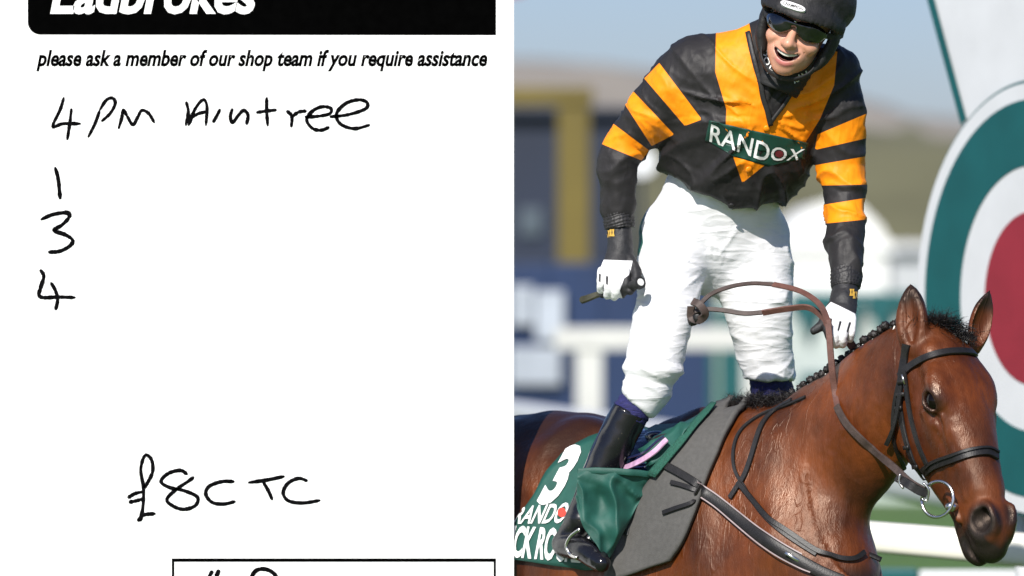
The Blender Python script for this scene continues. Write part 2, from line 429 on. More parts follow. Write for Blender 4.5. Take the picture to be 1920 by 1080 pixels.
# white marquee
t = empty('marquee', P(1590, 540, 60) * np.array([1, 1, 0])); tag(t, 'white canvas marquee between the rider\'s arm and the winning post', 'tent')
a = P(1470, 470, 60); b = P(1665, 540, 60)
MB().box((a[0], 60, 0), (b[0], 66, a[2])).build('wall', M['canvas'], t, bevel=0.05)
rf = MB(); ap = [(P(x, y, 60)[0], P(x, y, 60)[2]) for x, y in [(1462, 474), (1490, 418), (1530, 384), (1570, 372), (1610, 384), (1650, 425), (1676, 474)]]
rf.prism(ap, 59.9, 66.1).build('roof', M['canvas'], t)
t = empty('cabin', P(1710, 540, 64) * np.array([1, 1, 0])); tag(t, 'grey site cabin beside the marquee', 'cabin')
panel('wall', 1672, 1745, 470, 600, 64, M['grey_panel'], t, 3, True)
panel('roof', 1668, 1750, 455, 471, 63.8, M['white_paint'], t, 3.4)
# made-up white disc and pole, standing in for a bright out-of-focus spot
t = empty('white_blur_disc', P(1202, 540, 26) * np.array([1, 1, 0])); tag(t, 'round white course marker disc on a pole beside the rider\'s elbow', 'sign')
c = P(1203, 305, 26); mb = MB(); mb.tube([(c[0], 26, c[2]), (c[0], 26.04, c[2])], 0.105, 24); mb.build('disc', M['white_paint'], t)
MB().tube([(c[0], 26.06, 0), (c[0], 26.06, c[2]-0.02)], 0.02, 8).build('pole', M['navy'], t)
# red pennant, its corner just in view beside the slip
t = empty('pennant', P(950, 540, 30) * np.array([1, 1, 0])); tag(t, 'red pennant whose corner shows at the top of the photograph', 'flag')
c = P(944, -32, 30); MB().tube([(c[0], 30, 0), (c[0], 30, c[2]+0.6)], 0.025, 8).build('pole', M['white_paint'], t)
MB().prism([(c[0]+0.03, c[2]+0.55), (c[0]+0.03, c[2]-0.11), (c[0]+0.16, c[2]-0.08), (c[0]+0.4, c[2]+0.2)], 29.99, 30.0).build('cloth', M['red_paint'], t)

# running rails
def rail(name, x0, x1, t0, t1, b0, b1, Y0, Y1, label, m, posts):
    """x0..x1 with top pixel rows t0,t1 and bottom rows b0,b1"""
    A = P(x0, t0, Y0); B = P(x1, t1, Y1); A2 = P(x0, b0, Y0); B2 = P(x1, b1, Y1)
    t = empty(name, ((A[0]+B[0])/2, (A[1]+B[1])/2, 0)); tag(t, label, 'rail')
    dv = (B - A); dv[2] = 0; dv /= np.linalg.norm(dv); nv = np.array([-dv[1], dv[0], 0]); w = 0.055
    sec = []
    for T, Bt in ((A, A2), (B, B2)):
        h = T[2]-Bt[2]; c = (T + Bt)/2
        for k in range(20):
            an = 2*math.pi*k/20; cs, sn = math.cos(an), math.sin(an); e = 0.55
            sec.append(c + nv*w*np.sign(cs)*abs(cs)**e + np.array([0, 0, h/2*np.sign(sn)*abs(sn)**e]))
    mb = MB(); mb.add(sec, [(k, (k+1) % 20, 20+(k+1) % 20, 20+k) for k in range(20)] + [tuple(range(20)), tuple(range(39, 19, -1))])
    mb.build('rail_bar', m, t, smooth=True, sharp=40)
    for f in posts:
        c = A + (B-A)*f; c2 = A2 + (B2-A2)*f
        MB().tube([(c[0]+nv[0]*0.1, c[1]+nv[1]*0.1+0.04, 0), (c[0]+nv[0]*0.1, c[1]+nv[1]*0.1+0.04, c2[2]-0.2), (c[0], c[1]+0.03, c2[2]+0.03)], 0.025, 10).build('rail_post', m, t, smooth=True)
    return t
rail('running_rail', 460, 3220, 888, 1098, 928, 1183, 2.20, 1.45, 'cream white plastic running rail behind the horse\'s muzzle', M['white_pvc'], (0.03, 0.38, 0.60, 0.85, 0.98))
rail('far_rail', 700, 2250, 718, 923, 752, 1040, 26, 6.0, 'far white running rail crossing behind the horse\'s back and cheek', M['white_paint'], (0.05, 0.62, 0.97))
t = empty('low_hoarding', P(1650, 540, 7) * np.array([1, 1, 0])); tag(t, 'low teal advertising board below the running rail', 'hoarding')
panel('board', 1540, 1722, 1066, 1500, 7, M['teal_paint'], t, 0.05, True)
panel('board', 1724, 1960, 1070, 1500, 7.004, M['white_paint'], t, 0.05, True)

# winning post: disc with rings and a tapering white panel above, seen at a slant
SG = P(1940, 559, 2.5); sa = R(61.5)          # centre; its face is turned 60 degrees from the camera, towards the left
sn = np.array([-math.sin(sa), -math.cos(sa), 0]); su = np.array([math.cos(sa), -math.sin(sa), 0])
def on_sign(px, py, lift=0.0):
    o = CAMP; d = P(px, py, 0) - o; c = SG + sn*lift
    k = ((c - o) @ sn) / (d @ sn); return o + d*k
t = empty('winning_post', (SG[0], SG[1], 0)); tag(t, 'white winning post with teal and red target disc beside the horse\'s head', 'sign')
def disc(name, r, l0, l1, m, rin=0.0):
    k = 96; v = []; f = []
    for l in (l0, l1):
        for rr in ([r, rin] if rin else [r]):
            for i in range(k):
                a = 2*math.pi*i/k; v.append(SG + su*rr*math.cos(a) + np.array([0, 0, rr*math.sin(a)]) + sn*l)
    if rin:
        for i in range(k):
            j = (i+1) % k; f += [(i, j, 2*k+j, 2*k+i), (k+i, 3*k+i, 3*k+j, k+j), (2*k+i, 2*k+j, 3*k+j, 3*k+i), (i, k+i, k+j, j)]
    else:
        f = [tuple(range(k)), tuple(range(k, 2*k))] + [(i, (i+1) % k, k+(i+1) % k, k+i) for i in range(k)]
    mb = MB(); mb.add(v, f); return mb.build(name, m, t, smooth=False)
s_ = (DIST + 2.5) / FPX
disc('disc_edge', 411*s_, -0.05, 0.0, M['teal_paint'])
disc('white_ring', 405*s_, 0.0, 0.006, M['white_paint'], 374*s_)
disc('teal_ring', 374*s_, 0.0, 0.009, M['teal_paint'], 250*s_)
disc('inner_white_ring', 250*s_, 0.0, 0.006, M['white_paint'], 163*s_)
disc('red_centre', 163*s_, 0.0, 0.009, M['red_paint'])
def slab(name, pix, l0, l1, m):
    k = len(pix); v = [on_sign(x, y, l0) for x, y in pix] + [on_sign(x, y, l1) for x, y in pix]
    mb = MB(); mb.add(v, [tuple(range(k)), tuple(range(2*k-1, k-1, -1))] + [(i, (i+1) % k, k+(i+1) % k, k+i) for i in range(k)]); return mb.build(name, m, t)
slab('upper_panel', [(1722, -90), (2150, -90), (2075, 240), (1803, 226)], -0.045, -0.012, M['white_paint'])
slab('panel_trim', [(1714, -90), (1728, -90), (1812, 222), (1802, 236)], -0.05, -0.004, M['teal_paint'])
for x in (1925, 1955):
    c = on_sign(x, 800, -0.1); MB().tube([(c[0], c[1], 0), (c[0], c[1], 2.2)], 0.035, 12).build('support_post', M['white_paint'], t, smooth=True)

# ------------------------------------------------------------------ the betting slip: a printed white board standing beside the horse
SY = 0.068
M['paper'] = mat('white_paper', (0.86, 0.86, 0.86), 0.75, var=0.008, scale=6)
M['ink'] = mat('black_ink', (0.0012, 0.0012, 0.0012), 0.9, var=0.2, scale=40, spec=0.0)
M['pen'] = mat('pen_ink', (0.004, 0.004, 0.0045), 0.9, var=0.5, scale=60, spec=0.0)
a = P(-60, -170, SY); b = P(963.5, 1240, SY)
slip = empty('betting_slip', ((a[0]+b[0])/2, SY + 0.02, 0)); tag(slip, 'large white betting slip board with black printed header and handwriting', 'betting slip')
MB().box((a[0], SY, b[2]), (b[0], SY + 0.012, a[2])).build('paper_panel', M['paper'], slip)
for x in (a[0]+0.2, b[0]-0.3): MB().box((x-0.03, SY+0.013, 0), (x+0.03, SY+0.05, 2.4)).build('support_leg', M['timber_dark'], slip)
def flat(name, V2, F, m, lift=0.0003):
    """flat print: photo pixels -> the board's face"""
    V = [P(x, y, SY - lift) for x, y in V2]; return mesh_obj(name, np.array(V), F, m, slip, smooth=False)
arc = [(52 + 24*(1-math.cos(t_)), 64 - 24 + 24*math.sin(t_)) for t_ in np.linspace(0, math.pi/2, 10)]
hb = [(52, -130), (930, -130), (930, 66)] + [(x, y + 1) for x, y in arc[::-1]]
flat('header_bar', hb, [tuple(range(len(hb)))], M['ink'])
V, F = text_mesh('Ladbrokes', 1.0, shear=0.22, bold=0.028, spacing=0.98)
w = V[:, 0].max() - V[:, 0].min(); sx = 388 / w; V2 = np.column_stack([94 + (V[:, 0]-V[:, 0].min())*sx, 23 - V[:, 1]*sx*1.12]); flat('header_lettering', V2, F, M['paper'], 0.0006)
def line_text(txt, x0, x1, base, h, name):
    V, F = text_mesh(txt, 1.0, shear=0.25, bold=0.036)
    w = V[:, 0].max() - V[:, 0].min(); s = (x1-x0)/w
    asc = 0.70
    flat(name, np.column_stack([x0 + (V[:, 0]-V[:, 0].min())*s, base - V[:, 1]*h/asc]), F, M['ink'])
line_text('please ask a member of our shop team if you require assistance', 68, 914, 123, 29, 'instruction_lettering')
fr = MB()
def rect(name, x0, y0, x1, y1): flat(name, [(x0, y0), (x1, y0), (x1, y1), (x0, y1)], [(0, 1, 2, 3)], M['ink'])
rect('box_outline', 322, 1047, 930, 1053.5)
rect('box_outline', 322, 1053.6, 327, 1200); rect('box_outline', 925.5, 1053.6, 930, 1200)
def stroke(pts, w0=6.2, seed=0):
    q = cat(pts, 9); k = len(q); V = []; F = []
    for i in range(k):
        t_ = q[min(i+1, k-1)] - q[max(i-1, 0)]; t_ /= np.hypot(*t_) + 1e-9; nrm = np.array([-t_[1], t_[0]])
        e = min(1, 0.45 + 0.3*min(i, k-1-i)); w_ = w0/2*e*(1 + 0.22*vn(np.array([[i*0.37, seed*7.1, 0.5]]))[0] + .18*vn(np.array([[i*1.3, seed*3.1, 8.5]]))[0])
        V += [q[i] + nrm*w_, q[i] - nrm*w_]
        if i: F.append((2*i-2, 2*i-1, 2*i+1, 2*i))
    return V, F
def writing(name, strokes, w0=6.8):
    # each stroke its own piece, a hair above the one before so crossings never share a plane
    for s_i, st in enumerate(strokes):
        V, F = stroke(st, w0, s_i + len(strokes))
        mesh_obj(name, np.array([P(x, y, SY - 0.0003 - 0.00004*s_i) for x, y in V]), F, M['pen'], slip, smooth=False)
writing('pen_stroke', [
    [(120, 182), (113, 205), (99, 237), (118, 232), (152, 232)], [(134, 203), (131, 230), (126, 263)],
    [(187, 207), (178, 232), (165, 258)], [(186, 208), (199, 188), (211, 184), (216, 194), (207, 212), (190, 228)],
    [(222, 242), (228, 222), (231, 206), (238, 217), (249, 234), (258, 220), (266, 207), (279, 213), (290, 231)],
    [(349, 190), (353, 210), (348, 236)], [(353, 236), (366, 204), (381, 187), (388, 200), (386, 236)], [(356, 222), (372, 213), (389, 209)],
    [(413, 204), (406, 218), (399, 230)],
    [(436, 203), (432, 218), (436, 230), (447, 216), (457, 207), (465, 216), (462, 234)],
    [(500, 182), (500, 208), (502, 237)], [(480, 211), (500, 208), (519, 206)],
    [(537, 207), (547, 218), (546, 239)], [(547, 219), (560, 210), (575, 208)],
    [(571, 219), (595, 218), (618, 213), (620, 203), (604, 200), (586, 208), (575, 224), (585, 240), (602, 244), (618, 238)],
    [(618, 219), (652, 215), (685, 204), (688, 192), (672, 187), (648, 194), (631, 213), (638, 232), (664, 241), (694, 234)]])
writing('pen_stroke', [[(103, 313), (109, 335), (113, 374)]], 8.0)
writing('pen_stroke', [[(76, 412), (100, 402), (127, 399), (129, 408), (116, 422), (101, 432), (122, 440), (136, 450), (131, 461), (112, 471), (90, 473)]], 8.0)
writing('pen_stroke', [[(75, 505), (82, 518), (76, 540), (73, 553), (82, 558), (110, 557), (142, 558)], [(95, 529), (104, 545), (108, 562), (104, 582)]], 8.0)
writing('pen_stroke', [
    [(263, 978), (268, 950), (269, 915), (264, 880), (272, 854), (284, 862), (286, 885), (275, 908), (270, 915)], [(258, 978), (268, 966), (292, 963)], [(239, 934), (252, 926), (267, 922)], [(241, 942), (255, 939), (270, 935)],
    [(352, 890), (338, 882), (315, 888), (302, 903), (318, 914), (345, 920), (370, 932), (366, 948), (344, 955), (323, 948), (313, 936), (330, 918), (352, 903), (364, 894)],
    [(440, 903), (416, 903), (392, 912), (386, 927), (398, 942), (420, 945), (442, 940)],
    [(465, 905), (500, 900), (534, 893)], [(493, 903), (503, 920), (511, 938)],
    [(577, 902), (560, 897), (540, 906), (531, 924), (541, 939), (568, 943), (601, 938)]], 7.4)
writing('pen_stroke', [[(399, 1070), (394, 1078), (388, 1094)], [(411, 1068), (406, 1080), (400, 1096)], [(470, 1084), (480, 1070), (496, 1067), (512, 1074), (520, 1088), (517, 1110)]], 8.5)

# ------------------------------------------------------------------ the horse
W0 = P(1400, 760, -0.05); HD = np.array([math.cos(R(42)), -math.sin(R(42)), 0]); LF = np.array([math.sin(R(42)), math.cos(R(42)), 0])
def H(u, v, z): return np.array([W0[0], W0[1], 0]) + HD*u + LF*v + np.array([0, 0, z])
HO = P(1768, 630, -0.48)
hn = np.array([.245, -.41, -.878]); hn /= np.linalg.norm(hn)
hs = np.array([.835, .55, 0.0]); hs -= hn*(hs @ hn); hs /= np.linalg.norm(hs)
hf_ = np.cross(hn, hs); HM = [hn, hs, hf_]
def HL(a, b, c): return HO + hn*a*.945 + hs*b + hf_*c      # a down the nose, b to the horse's left, c out of the forehead
G = Grid(axis((-1.05, 0.88, 0.009), (0.88, 1.36, 0.0042)), axis((-0.98, -0.28, 0.0042), (-0.28, 1.25, 0.010)), axis((-0.02, 1.08, 0.014), (1.08, 1.98, 0.0044)))
# trunk
U = [(-1.10, 1.36, 1.05, .13), (-1.0, 1.44, .92, .19), (-.82, 1.545, .86, .245), (-.62, 1.606, .82, .275), (-.45, 1.56, .78, .285), (-.28, 1.518, .74, .285), (-.08, 1.555, .74, .255), (.06, 1.53, .78, .210), (.15, 1.45, .86, .160), (.22, 1.32, .95, .105)]
G.sweep([H(u, -.07*max(0, min(1, (u+.1)/.25)), (t+b)/2) for u, t, b, w in U], [(w, (t-b)/2) for u, t, b, w in U], LF, k=0.03, n=4)
G.chain([H(-.25, 0, 1.535), H(-.08, 0, 1.570), H(.05, 0, 1.545), H(.15, 0, 1.48)], [.05, .052, .05, .05], k=0.07, n=3)
for s in (-1, 1):   # haunch, shoulder, legs
    G.ell(H(-.85, .15*s, 1.22), (.25, .14, .30), [HD, LF, (0, 0, 1)], k=0.10)
    G.sweep([H(-.12, (.14 if s < 0 else .09)*s, 1.46), H(-.04, (.165 if s < 0 else .08)*s, 1.28), H(.02, (.15 if s < 0 else .07)*s, 1.08), H(.02, (.15 if s < 0 else .10)*s, .95)], [(.055, .10), (.06, .10), (.06, .10), (.06, .09)], LF, k=0.06, n=3)
    G.chain([H(.03, .15*s, .98), H(.05, .15*s, .75), H(.07, .15*s, .50), H(.06, .15*s, .27), H(.07, .15*s, .17), H(.13, .15*s, .06)], [.085, .062, .045, .030, .034, .034], k=0.05, n=3)
    G.chain([H(.13, .15*s, .055), H(.16, .15*s, .03)], [.05, .055], k=0.02)
    G.chain([H(-.90, .16*s, 1.10), H(-.80, .16*s, .92), H(-.93, .15*s, .62), H(-1.0, .15*s, .52), H(-.93, .15*s, .28), H(-.91, .15*s, .15), H(-.86, .15*s, .06)], [.15, .105, .058, .048, .034, .036, .036], k=0.05, n=3)
    G.chain([H(-.86, .15*s, .055), H(-.83, .15*s, .03)], [.05, .055], k=0.02)
# neck
NK = [((1390, 920, -.12), .125, .205), ((1462, 912, -.19), .105, .195), ((1530, 874, -.245), .095, .184), ((1600, 812, -.30), .098, .168), ((1655, 762, -.37), .086, .142), ((1700, 722, -.425), .074, .118), ((1735, 694, -.455), .064, .095)]
G.sweep([P(*c) for c, w, h in NK], [(w, h) for c, w, h in NK], LF, k=0.06, n=4)
G.chain([P(1425, 800, -.07), P(1500, 780, -.16), P(1570, 728, -.24), P(1640, 668, -.33), P(1700, 634, -.42), P(1745, 628, -.47)], [.04, .036, .033, .031, .031, .03], k=0.05, n=4)
# head
HS = [(.02, .008, -.13, .062), (.08, .026, -.17, .076), (.14, .036, -.195, .084), (.20, .036, -.206, .086), (.26, .030, -.204, .082), (.32, .024, -.190, .072), (.38, .018, -.170, .062), (.44, .014, -.150, .056), (.50, .010, -.134, .049), (.545, .002, -.124, .043), (.575, -.014, -.102, .035)]
G.sweep([HL(a, 0, (t_+b_)/2) for a, t_, b_, w in HS], [(w, (t_-b_)/2) for a, t_, b_, w in HS], hs, k=0.03, n=4)
G.sweep([HL(-.01, 0, -.035), HL(.08, 0, .002), HL(.17, 0, .008), HL(.27, 0, -.003), HL(.36, 0, -.010), HL(.44, 0, -.014)], [(.055, .03), (.074, .036), (.084, .036), (.070, .034), (.054, .030), (.044, .028)], hs, k=0.03, n=4)  # flat front of the face
for s in (-1, 1):
    G.ell(HL(.20, .060*s, -.130), (.105, .032, .074), HM, k=0.022)                       # jowl
    G.chain([HL(.20, .083*s, -.045), HL(.27, .067*s, -.052), HL(.345, .054*s, -.050)], [.014, .013, .009], k=0.02, n=3)   # cheek crest
    eo = 0.0 if s < 0 else -.016
    G.ell(HL(.160, (.078 if s < 0 else .066)*s, .010), (.044, .022, .020), HM, k=0.04)                       # brow above the eye
    G.ell(HL(.188, .104*s, -.002+eo), (.029, .016, .019), HM, k=0.010, op='sub')            # socket
    G.chain([HL(.160, .096*s, -.006+eo), HL(.166, .099*s, .012+eo), HL(.186, .096*s, .0185+eo), HL(.212, .088*s, .008+eo)], [.0045, .0065, .0065, .0045], k=0.010, n=3)
    G.chain([HL(.160, .100*s, -.016+eo), HL(.188, .101*s, -.026+eo), HL(.216, .094*s, -.012+eo)], [.0045, .006, .0045], k=0.010, n=3)
    G.chain([HL(.24, .080*s, -.030), HL(.31, .064*s, -.020), HL(.39, .052*s, -.026), HL(.45, .050*s, -.040)], [.003, .003, .003, .002], k=0.016, n=4)   # facial vein / bone line
    G.chain([HL(.235, .082*s, .004), HL(.275, .074*s, -.010), HL(.33, .062*s, -.030), HL(.37, .058*s, -.062)], [.0035, .0035, .0035, .003], k=0.008, n=4)
    # nostril: flared rim with a deep hollow
    G.ell(HL(.525, (.026 if s < 0 else .016)*s, -.026), (.048, .026, .040), HM, k=0.022)
    G.chain([HL(.486, .032*s, .000), HL(.504, .034*s, .016), HL(.534, .031*s, .014), HL(.560, .026*s, -.002), HL(.570, .032*s, -.030), HL(.554, .046*s, -.050), HL(.520, .052*s, -.048), HL(.494, .046*s, -.026)], [.006, .008, .009, .010, .010, .009, .008, .006], k=0.012, n=3)
    G.ell(HL(.528, .050*s, -.012), (.030, .024, .026), HM, k=0.007, op='sub')
    G.ell(HL(.520, .034*s, -.006), (.021, .026, .016), HM, k=0.005, op='sub')
    # ears
    if s < 0: base, mid, tip = P(1715, 652, -.50), P(1708, 592, -.49), P(1707, 530, -.475)
    else: base, mid, tip = P(1826, 648, -.40), P(1842, 598, -.385), P(1857, 538, -.37)
    ax = (tip - base) / np.linalg.norm(tip - base); fc = np.array([-0.45, -0.86, 0.25]) if s < 0 else np.array([0.55, -0.83, 0.1])
    fc -= ax*(fc @ ax); fc /= np.linalg.norm(fc); sd = np.cross(ax, fc)
    L = np.linalg.norm(tip - base); wd = [.024, .035, .037, .031, .017, .002]
    G.sweep([base + ax*L*q for q in (-.06, .18, .40, .62, .84, .995)], [(w*0.98, w*0.62) for w in wd], sd, k=0.012, n=4)
    G.sweep([base + ax*L*q + fc*.018 for q in (.12, .30, .5, .7, .9)], [(.014, .014), (.025, .018), (.026, .018), (.020, .014), (.005, .006)], sd, k=0.006, op='sub', n=4)
# lips and mouth
G.ell(HL(.568, -.002, -.060), (.031, .032, .041), HM, k=0.025)
G.ell(HL(.562, 0, -.118), (.038, .036, .026), HM, k=0.016)
G.ell(HL(.515, 0, -.122), (.056, .036, .026), HM, k=0.02)
MO = [(.425, .060, -.092), (.465, .056, -.094), (.505, .052, -.096), (.545, .046, -.098), (.580, .030, -.098), (.602, 0, -.096)]
G.chain([HL(a, -b, c) for a, b, c in MO] + [HL(a, b, c) for a, b, c in MO[-2::-1]], [.003, .006, .009, .010, .010, .010, .010, .010, .009, .006, .003], k=0.005, op='sub', n=4)
for s in (-1, 1):
    G.chain([HL(.418, .056*s, -.094), HL(.440, .058*s, -.084), HL(.49, .056*s, -.084)], [.006, .007, .006], k=0.012, n=3)
    G.chain([HL(.05, .055*s, .00), HL(.09, .060*s, -.005)], [.012, .010], k=0.03)
HV, HF = G.mesh(smooth=1)
del G
HN = normals(HV, HF)
# relief: muscle hollows and standing veins on neck and shoulder
rel = HV - HO; ca, cb, cc = rel @ hn / .945, rel @ hs, rel @ hf_
du = (HV - np.array([W0[0], W0[1], 0])) @ HD
headm = np.clip((ca + 0.02) / 0.08, 0, 1) * (np.linalg.norm(rel - hn*0.3, axis=1) < 0.48)
bodym = 1 - headm
mus = fbm(np.column_stack([HV @ HD*8, HV @ LF*8, HV[:, 2]*4.5]), 11, 2)
wv = HV + 0.03*np.column_stack([vn(HV*14, 21), vn(HV*14, 22), vn(HV*14, 23)])
vein = np.exp(-(vn(np.column_stack([wv @ HD*22, wv @ LF*22, wv[:, 2]*6.5]), 31)/0.075)**2) * np.clip(vn(HV*6, 33)*2.0 + 0.15, 0, 1)
HV = HV + HN * (bodym * (0.011*mus + 0.0*vein) + headm*0.0007*vn(HV*60, 35))[:, None]
# colour attributes: black points (muzzle, ear tips and rims), dark topline
muz = np.clip((ca - .485)/.04, 0, 1) * np.clip((.010 - cc + .012*vn(HV*45, 45) - .10*np.clip(.56-ca, 0, .1))/.03, 0, 1) * headm
nd = np.minimum(np.linalg.norm(rel - (hn*.50 - hs*.036 + hf_*-.014), axis=1), np.linalg.norm(rel - (hn*.50 + hs*.036 + hf_*-.014), axis=1))
muz = np.maximum(muz, np.clip(2.6 - nd/.022, 0, 1) * headm)
muz = np.maximum(muz, np.clip((ca - .50)/.04, 0, 1) * np.clip((-.07 - cc)/.02, 0, 1) * headm)
lip = np.clip((ca - .42)/.05, 0, 1) * np.clip((-.082 - cc)/.012, 0, 1) * headm; muz = np.maximum(muz, 0.85*lip)
ear = np.clip((-ca - .070 + .02*vn(HV*40, 41)) / .03, 0, 1) * (HV[:, 2] > HO[2] + 0.02)
ed = np.minimum(np.linalg.norm(rel - (hn*.178 - hs*.096 + hf_*-.002), axis=1), np.linalg.norm(rel - (hn*.178 + hs*.094 + hf_*-.024), axis=1))
eyed = np.clip(2.3 - ed/.02, 0, 1)
CRL = cat([P(1400, 770, -.05), P(1470, 765, -.13), P(1530, 734, -.20), P(1585, 694, -.265), P(1640, 658, -.335), P(1700, 630, -.42)], 14)
cdist = np.full(len(HV), 9.0)
for c_ in CRL: cdist = np.minimum(cdist, np.linalg.norm((HV - c_)*np.array([1, 1, .8]), axis=1))
dark = np.clip(np.maximum.reduce([muz, ear*0.9, eyed*0.8, np.clip((.040 + .012*vn(HV*50, 46) - cdist)/.012, 0, 1)]), 0, 1)
top = np.clip((HV[:, 2] - 1.42 + .04*vn(HV*9, 47))/.12, 0, 1) * np.clip((.05 - du)/.2, 0, 1) * bodym
top = np.maximum(top, np.clip(1 - np.abs(HV[:, 2]-0.3)/0.35, 0, 1))   # black lower legs
def coat():
    m, N, L, b = newmat('bay_coat')
    tc = N.new('ShaderNodeTexCoord')
    def noise(scale, stretch=(1, 1, 1), det=4):
        mp = N.new('ShaderNodeMapping'); mp.inputs['Scale'].default_value = stretch; L.new(tc.outputs['Object'], mp.inputs['Vector'])
        n = N.new('ShaderNodeTexNoise'); n.inputs['Scale'].default_value = scale; n.inputs['Detail'].default_value = det; L.new(mp.outputs[0], n.inputs['Vector']); return n
    n1 = noise(6.5, (1, 1, .7), 6); r1 = N.new('ShaderNodeValToRGB'); e = r1.color_ramp.elements
    e[0].position = .3; e[0].color = (.032, .0066, .0015, 1); e[1].position = .72; e[1].color = (.160, .039, .0078, 1)
    L.new(n1.outputs['Fac'], r1.inputs[0])
    n2 = noise(55, (1, 1, .35)); mx = N.new('ShaderNodeMixRGB'); mx.blend_type = 'MULTIPLY'; mx.inputs['Fac'].default_value = .5
    r2 = N.new('ShaderNodeValToRGB'); r2.color_ramp.elements[0].position = .3; r2.color_ramp.elements[0].color = (.45, .42, .40, 1); r2.color_ramp.elements[1].position = .65; r2.color_ramp.elements[1].color = (1, 1, 1, 1)
    L.new(n2.outputs['Fac'], r2.inputs[0]); L.new(r1.outputs[0], mx.inputs[1]); L.new(r2.outputs[0], mx.inputs[2])
    def at(nm):
        a = N.new('ShaderNodeAttribute'); a.attribute_name = nm; return a
    a1 = at('top'); m1 = N.new('ShaderNodeMixRGB'); m1.inputs[2].default_value = (.024, .008, .0035, 1); L.new(a1.outputs['Fac'], m1.inputs[0]); L.new(mx.outputs[0], m1.inputs[1])
    a2 = at('dark'); m2 = N.new('ShaderNodeMixRGB'); m2.inputs[2].default_value = (.0075, .0058, .0055, 1); L.new(a2.outputs['Fac'], m2.inputs[0]); L.new(m1.outputs[0], m2.inputs[1])
    L.new(m2.outputs[0], b.inputs['Base Color'])
    n3 = noise(9, (1, 1, .5)); rr = N.new('ShaderNodeMapRange'); rr.inputs[1].default_value = .3; rr.inputs[2].default_value = .7; rr.inputs[3].default_value = .30; rr.inputs[4].default_value = .56
    L.new(n3.outputs['Fac'], rr.inputs[0]); L.new(rr.outputs[0], b.inputs['Roughness'])
    b.inputs['Specular IOR Level'].default_value = .52; b.inputs['Specular Tint'].default_value = (1, .78, .64, 1)
    n4 = noise(420, (1, 1, .14), 2); n5 = noise(120, (1, 1, .12), 3)
    ad = N.new('ShaderNodeMath'); ad.operation = 'MULTIPLY_ADD'; ad.inputs[1].default_value = .6; L.new(n5.outputs['Fac'], ad.inputs[0]); L.new(n4.outputs['Fac'], ad.inputs[2])
    def vein(scale, st, w, msk):
        n = noise(scale, st, 1.5); s1 = N.new('ShaderNodeMath'); s1.operation = 'SUBTRACT'; s1.inputs[1].default_value = .5; L.new(n.outputs['Fac'], s1.inputs[0])
        s2 = N.new('ShaderNodeMath'); s2.operation = 'ABSOLUTE'; L.new(s1.outputs[0], s2.inputs[0])
        s3 = N.new('ShaderNodeMapRange'); s3.interpolation_type = 'SMOOTHSTEP'; s3.inputs[1].default_value = 0; s3.inputs[2].default_value = w; s3.inputs[3].default_value = 1; s3.inputs[4].default_value = 0; L.new(s2.outputs[0], s3.inputs[0])
        k = noise(msk, (1, 1, .6), 1); k2 = N.new('ShaderNodeMapRange'); k2.inputs[1].default_value = .50; k2.inputs[2].default_value = .68; L.new(k.outputs['Fac'], k2.inputs[0])
        s4 = N.new('ShaderNodeMath'); s4.operation = 'MULTIPLY'; L.new(s3.outputs[0], s4.inputs[0]); L.new(k2.outputs[0], s4.inputs[1]); return s4
    v1 = vein(17, (1, 1, .10), .016, 8.0); v2 = vein(26, (1, 1, .16), .024, 11.0)
    va = N.new('ShaderNodeMath'); va.operation = 'MAXIMUM'; L.new(v1.outputs[0], va.inputs[0]); L.new(v2.outputs[0], va.inputs[1])
    vb = at('veiny'); vm = N.new('ShaderNodeMath'); vm.operation = 'MULTIPLY'; L.new(va.outputs[0], vm.inputs[0]); L.new(vb.outputs['Fac'], vm.inputs[1])
    bv = N.new('ShaderNodeBump'); bv.inputs['Strength'].default_value = .4; bv.inputs['Distance'].default_value = .005; L.new(vm.outputs[0], bv.inputs['Height'])
    n6 = noise(24, (1, 1, .45), 3); bm_ = N.new('ShaderNodeBump'); bm_.inputs['Strength'].default_value = .55; bm_.inputs['Distance'].default_value = .008
    L.new(n6.outputs['Fac'], bm_.inputs['Height']); L.new(bv.outputs[0], bm_.inputs['Normal'])
    bp = N.new('ShaderNodeBump'); L.new(bm_.outputs[0], bp.inputs['Normal']); bp.inputs['Strength'].default_value = .36; bp.inputs['Distance'].default_value = .0026
    L.new(ad.outputs[0], bp.inputs['Height']); L.new(bp.outputs[0], b.inputs['Normal'])
    return m
M['coat'] = coat()
M['hair'] = mat('black_hair', (.012, .009, .008), .38, var=.4, scale=90, bump=.6, bscale=300)
M['eye'] = mat('dark_eye', (.004, .0025, .002), .06, var=.3, scale=60, spec=.22)
M['thread'] = mat('white_thread', (.75, .73, .68), .6)
horse = mesh_obj('horse', HV, HF, M['coat'], attrs={'dark': dark, 'top': top, 'veiny': np.clip(bodym*np.clip((du + .35)/.2, 0, 1) + .10*headm*(ca < .5), 0, 1)})
tag(horse, 'bay racehorse in a bridle with plaited mane, carrying the rider', 'horse')
HB = bvh_of(HV, HF)
def sphere_mesh(c, r, n=24, m=14, M3=None, jit=0.0, seed=0):
    V = []; F = []
    for i in range(m+1):
        th = math.pi*i/m
        for j in range(n):
            ph = 2*math.pi*j/n; V.append((math.sin(th)*math.cos(ph), math.sin(th)*math.sin(ph), math.cos(th)))
    V = np.array(V)
    if jit: V = V * (1 + jit*fbm(V*3.0 + seed*5, seed, 2))[:, None]
    V = V * np.asarray(r)
    if M3 is not None: V = V @ np.array(M3)
    V = V + np.asarray(c)
    F = [(i*n+j, (i+1)*n+j, (i+1)*n+(j+1) % n, i*n+(j+1) % n) for i in range(m) for j in range(n)]
    return V, F
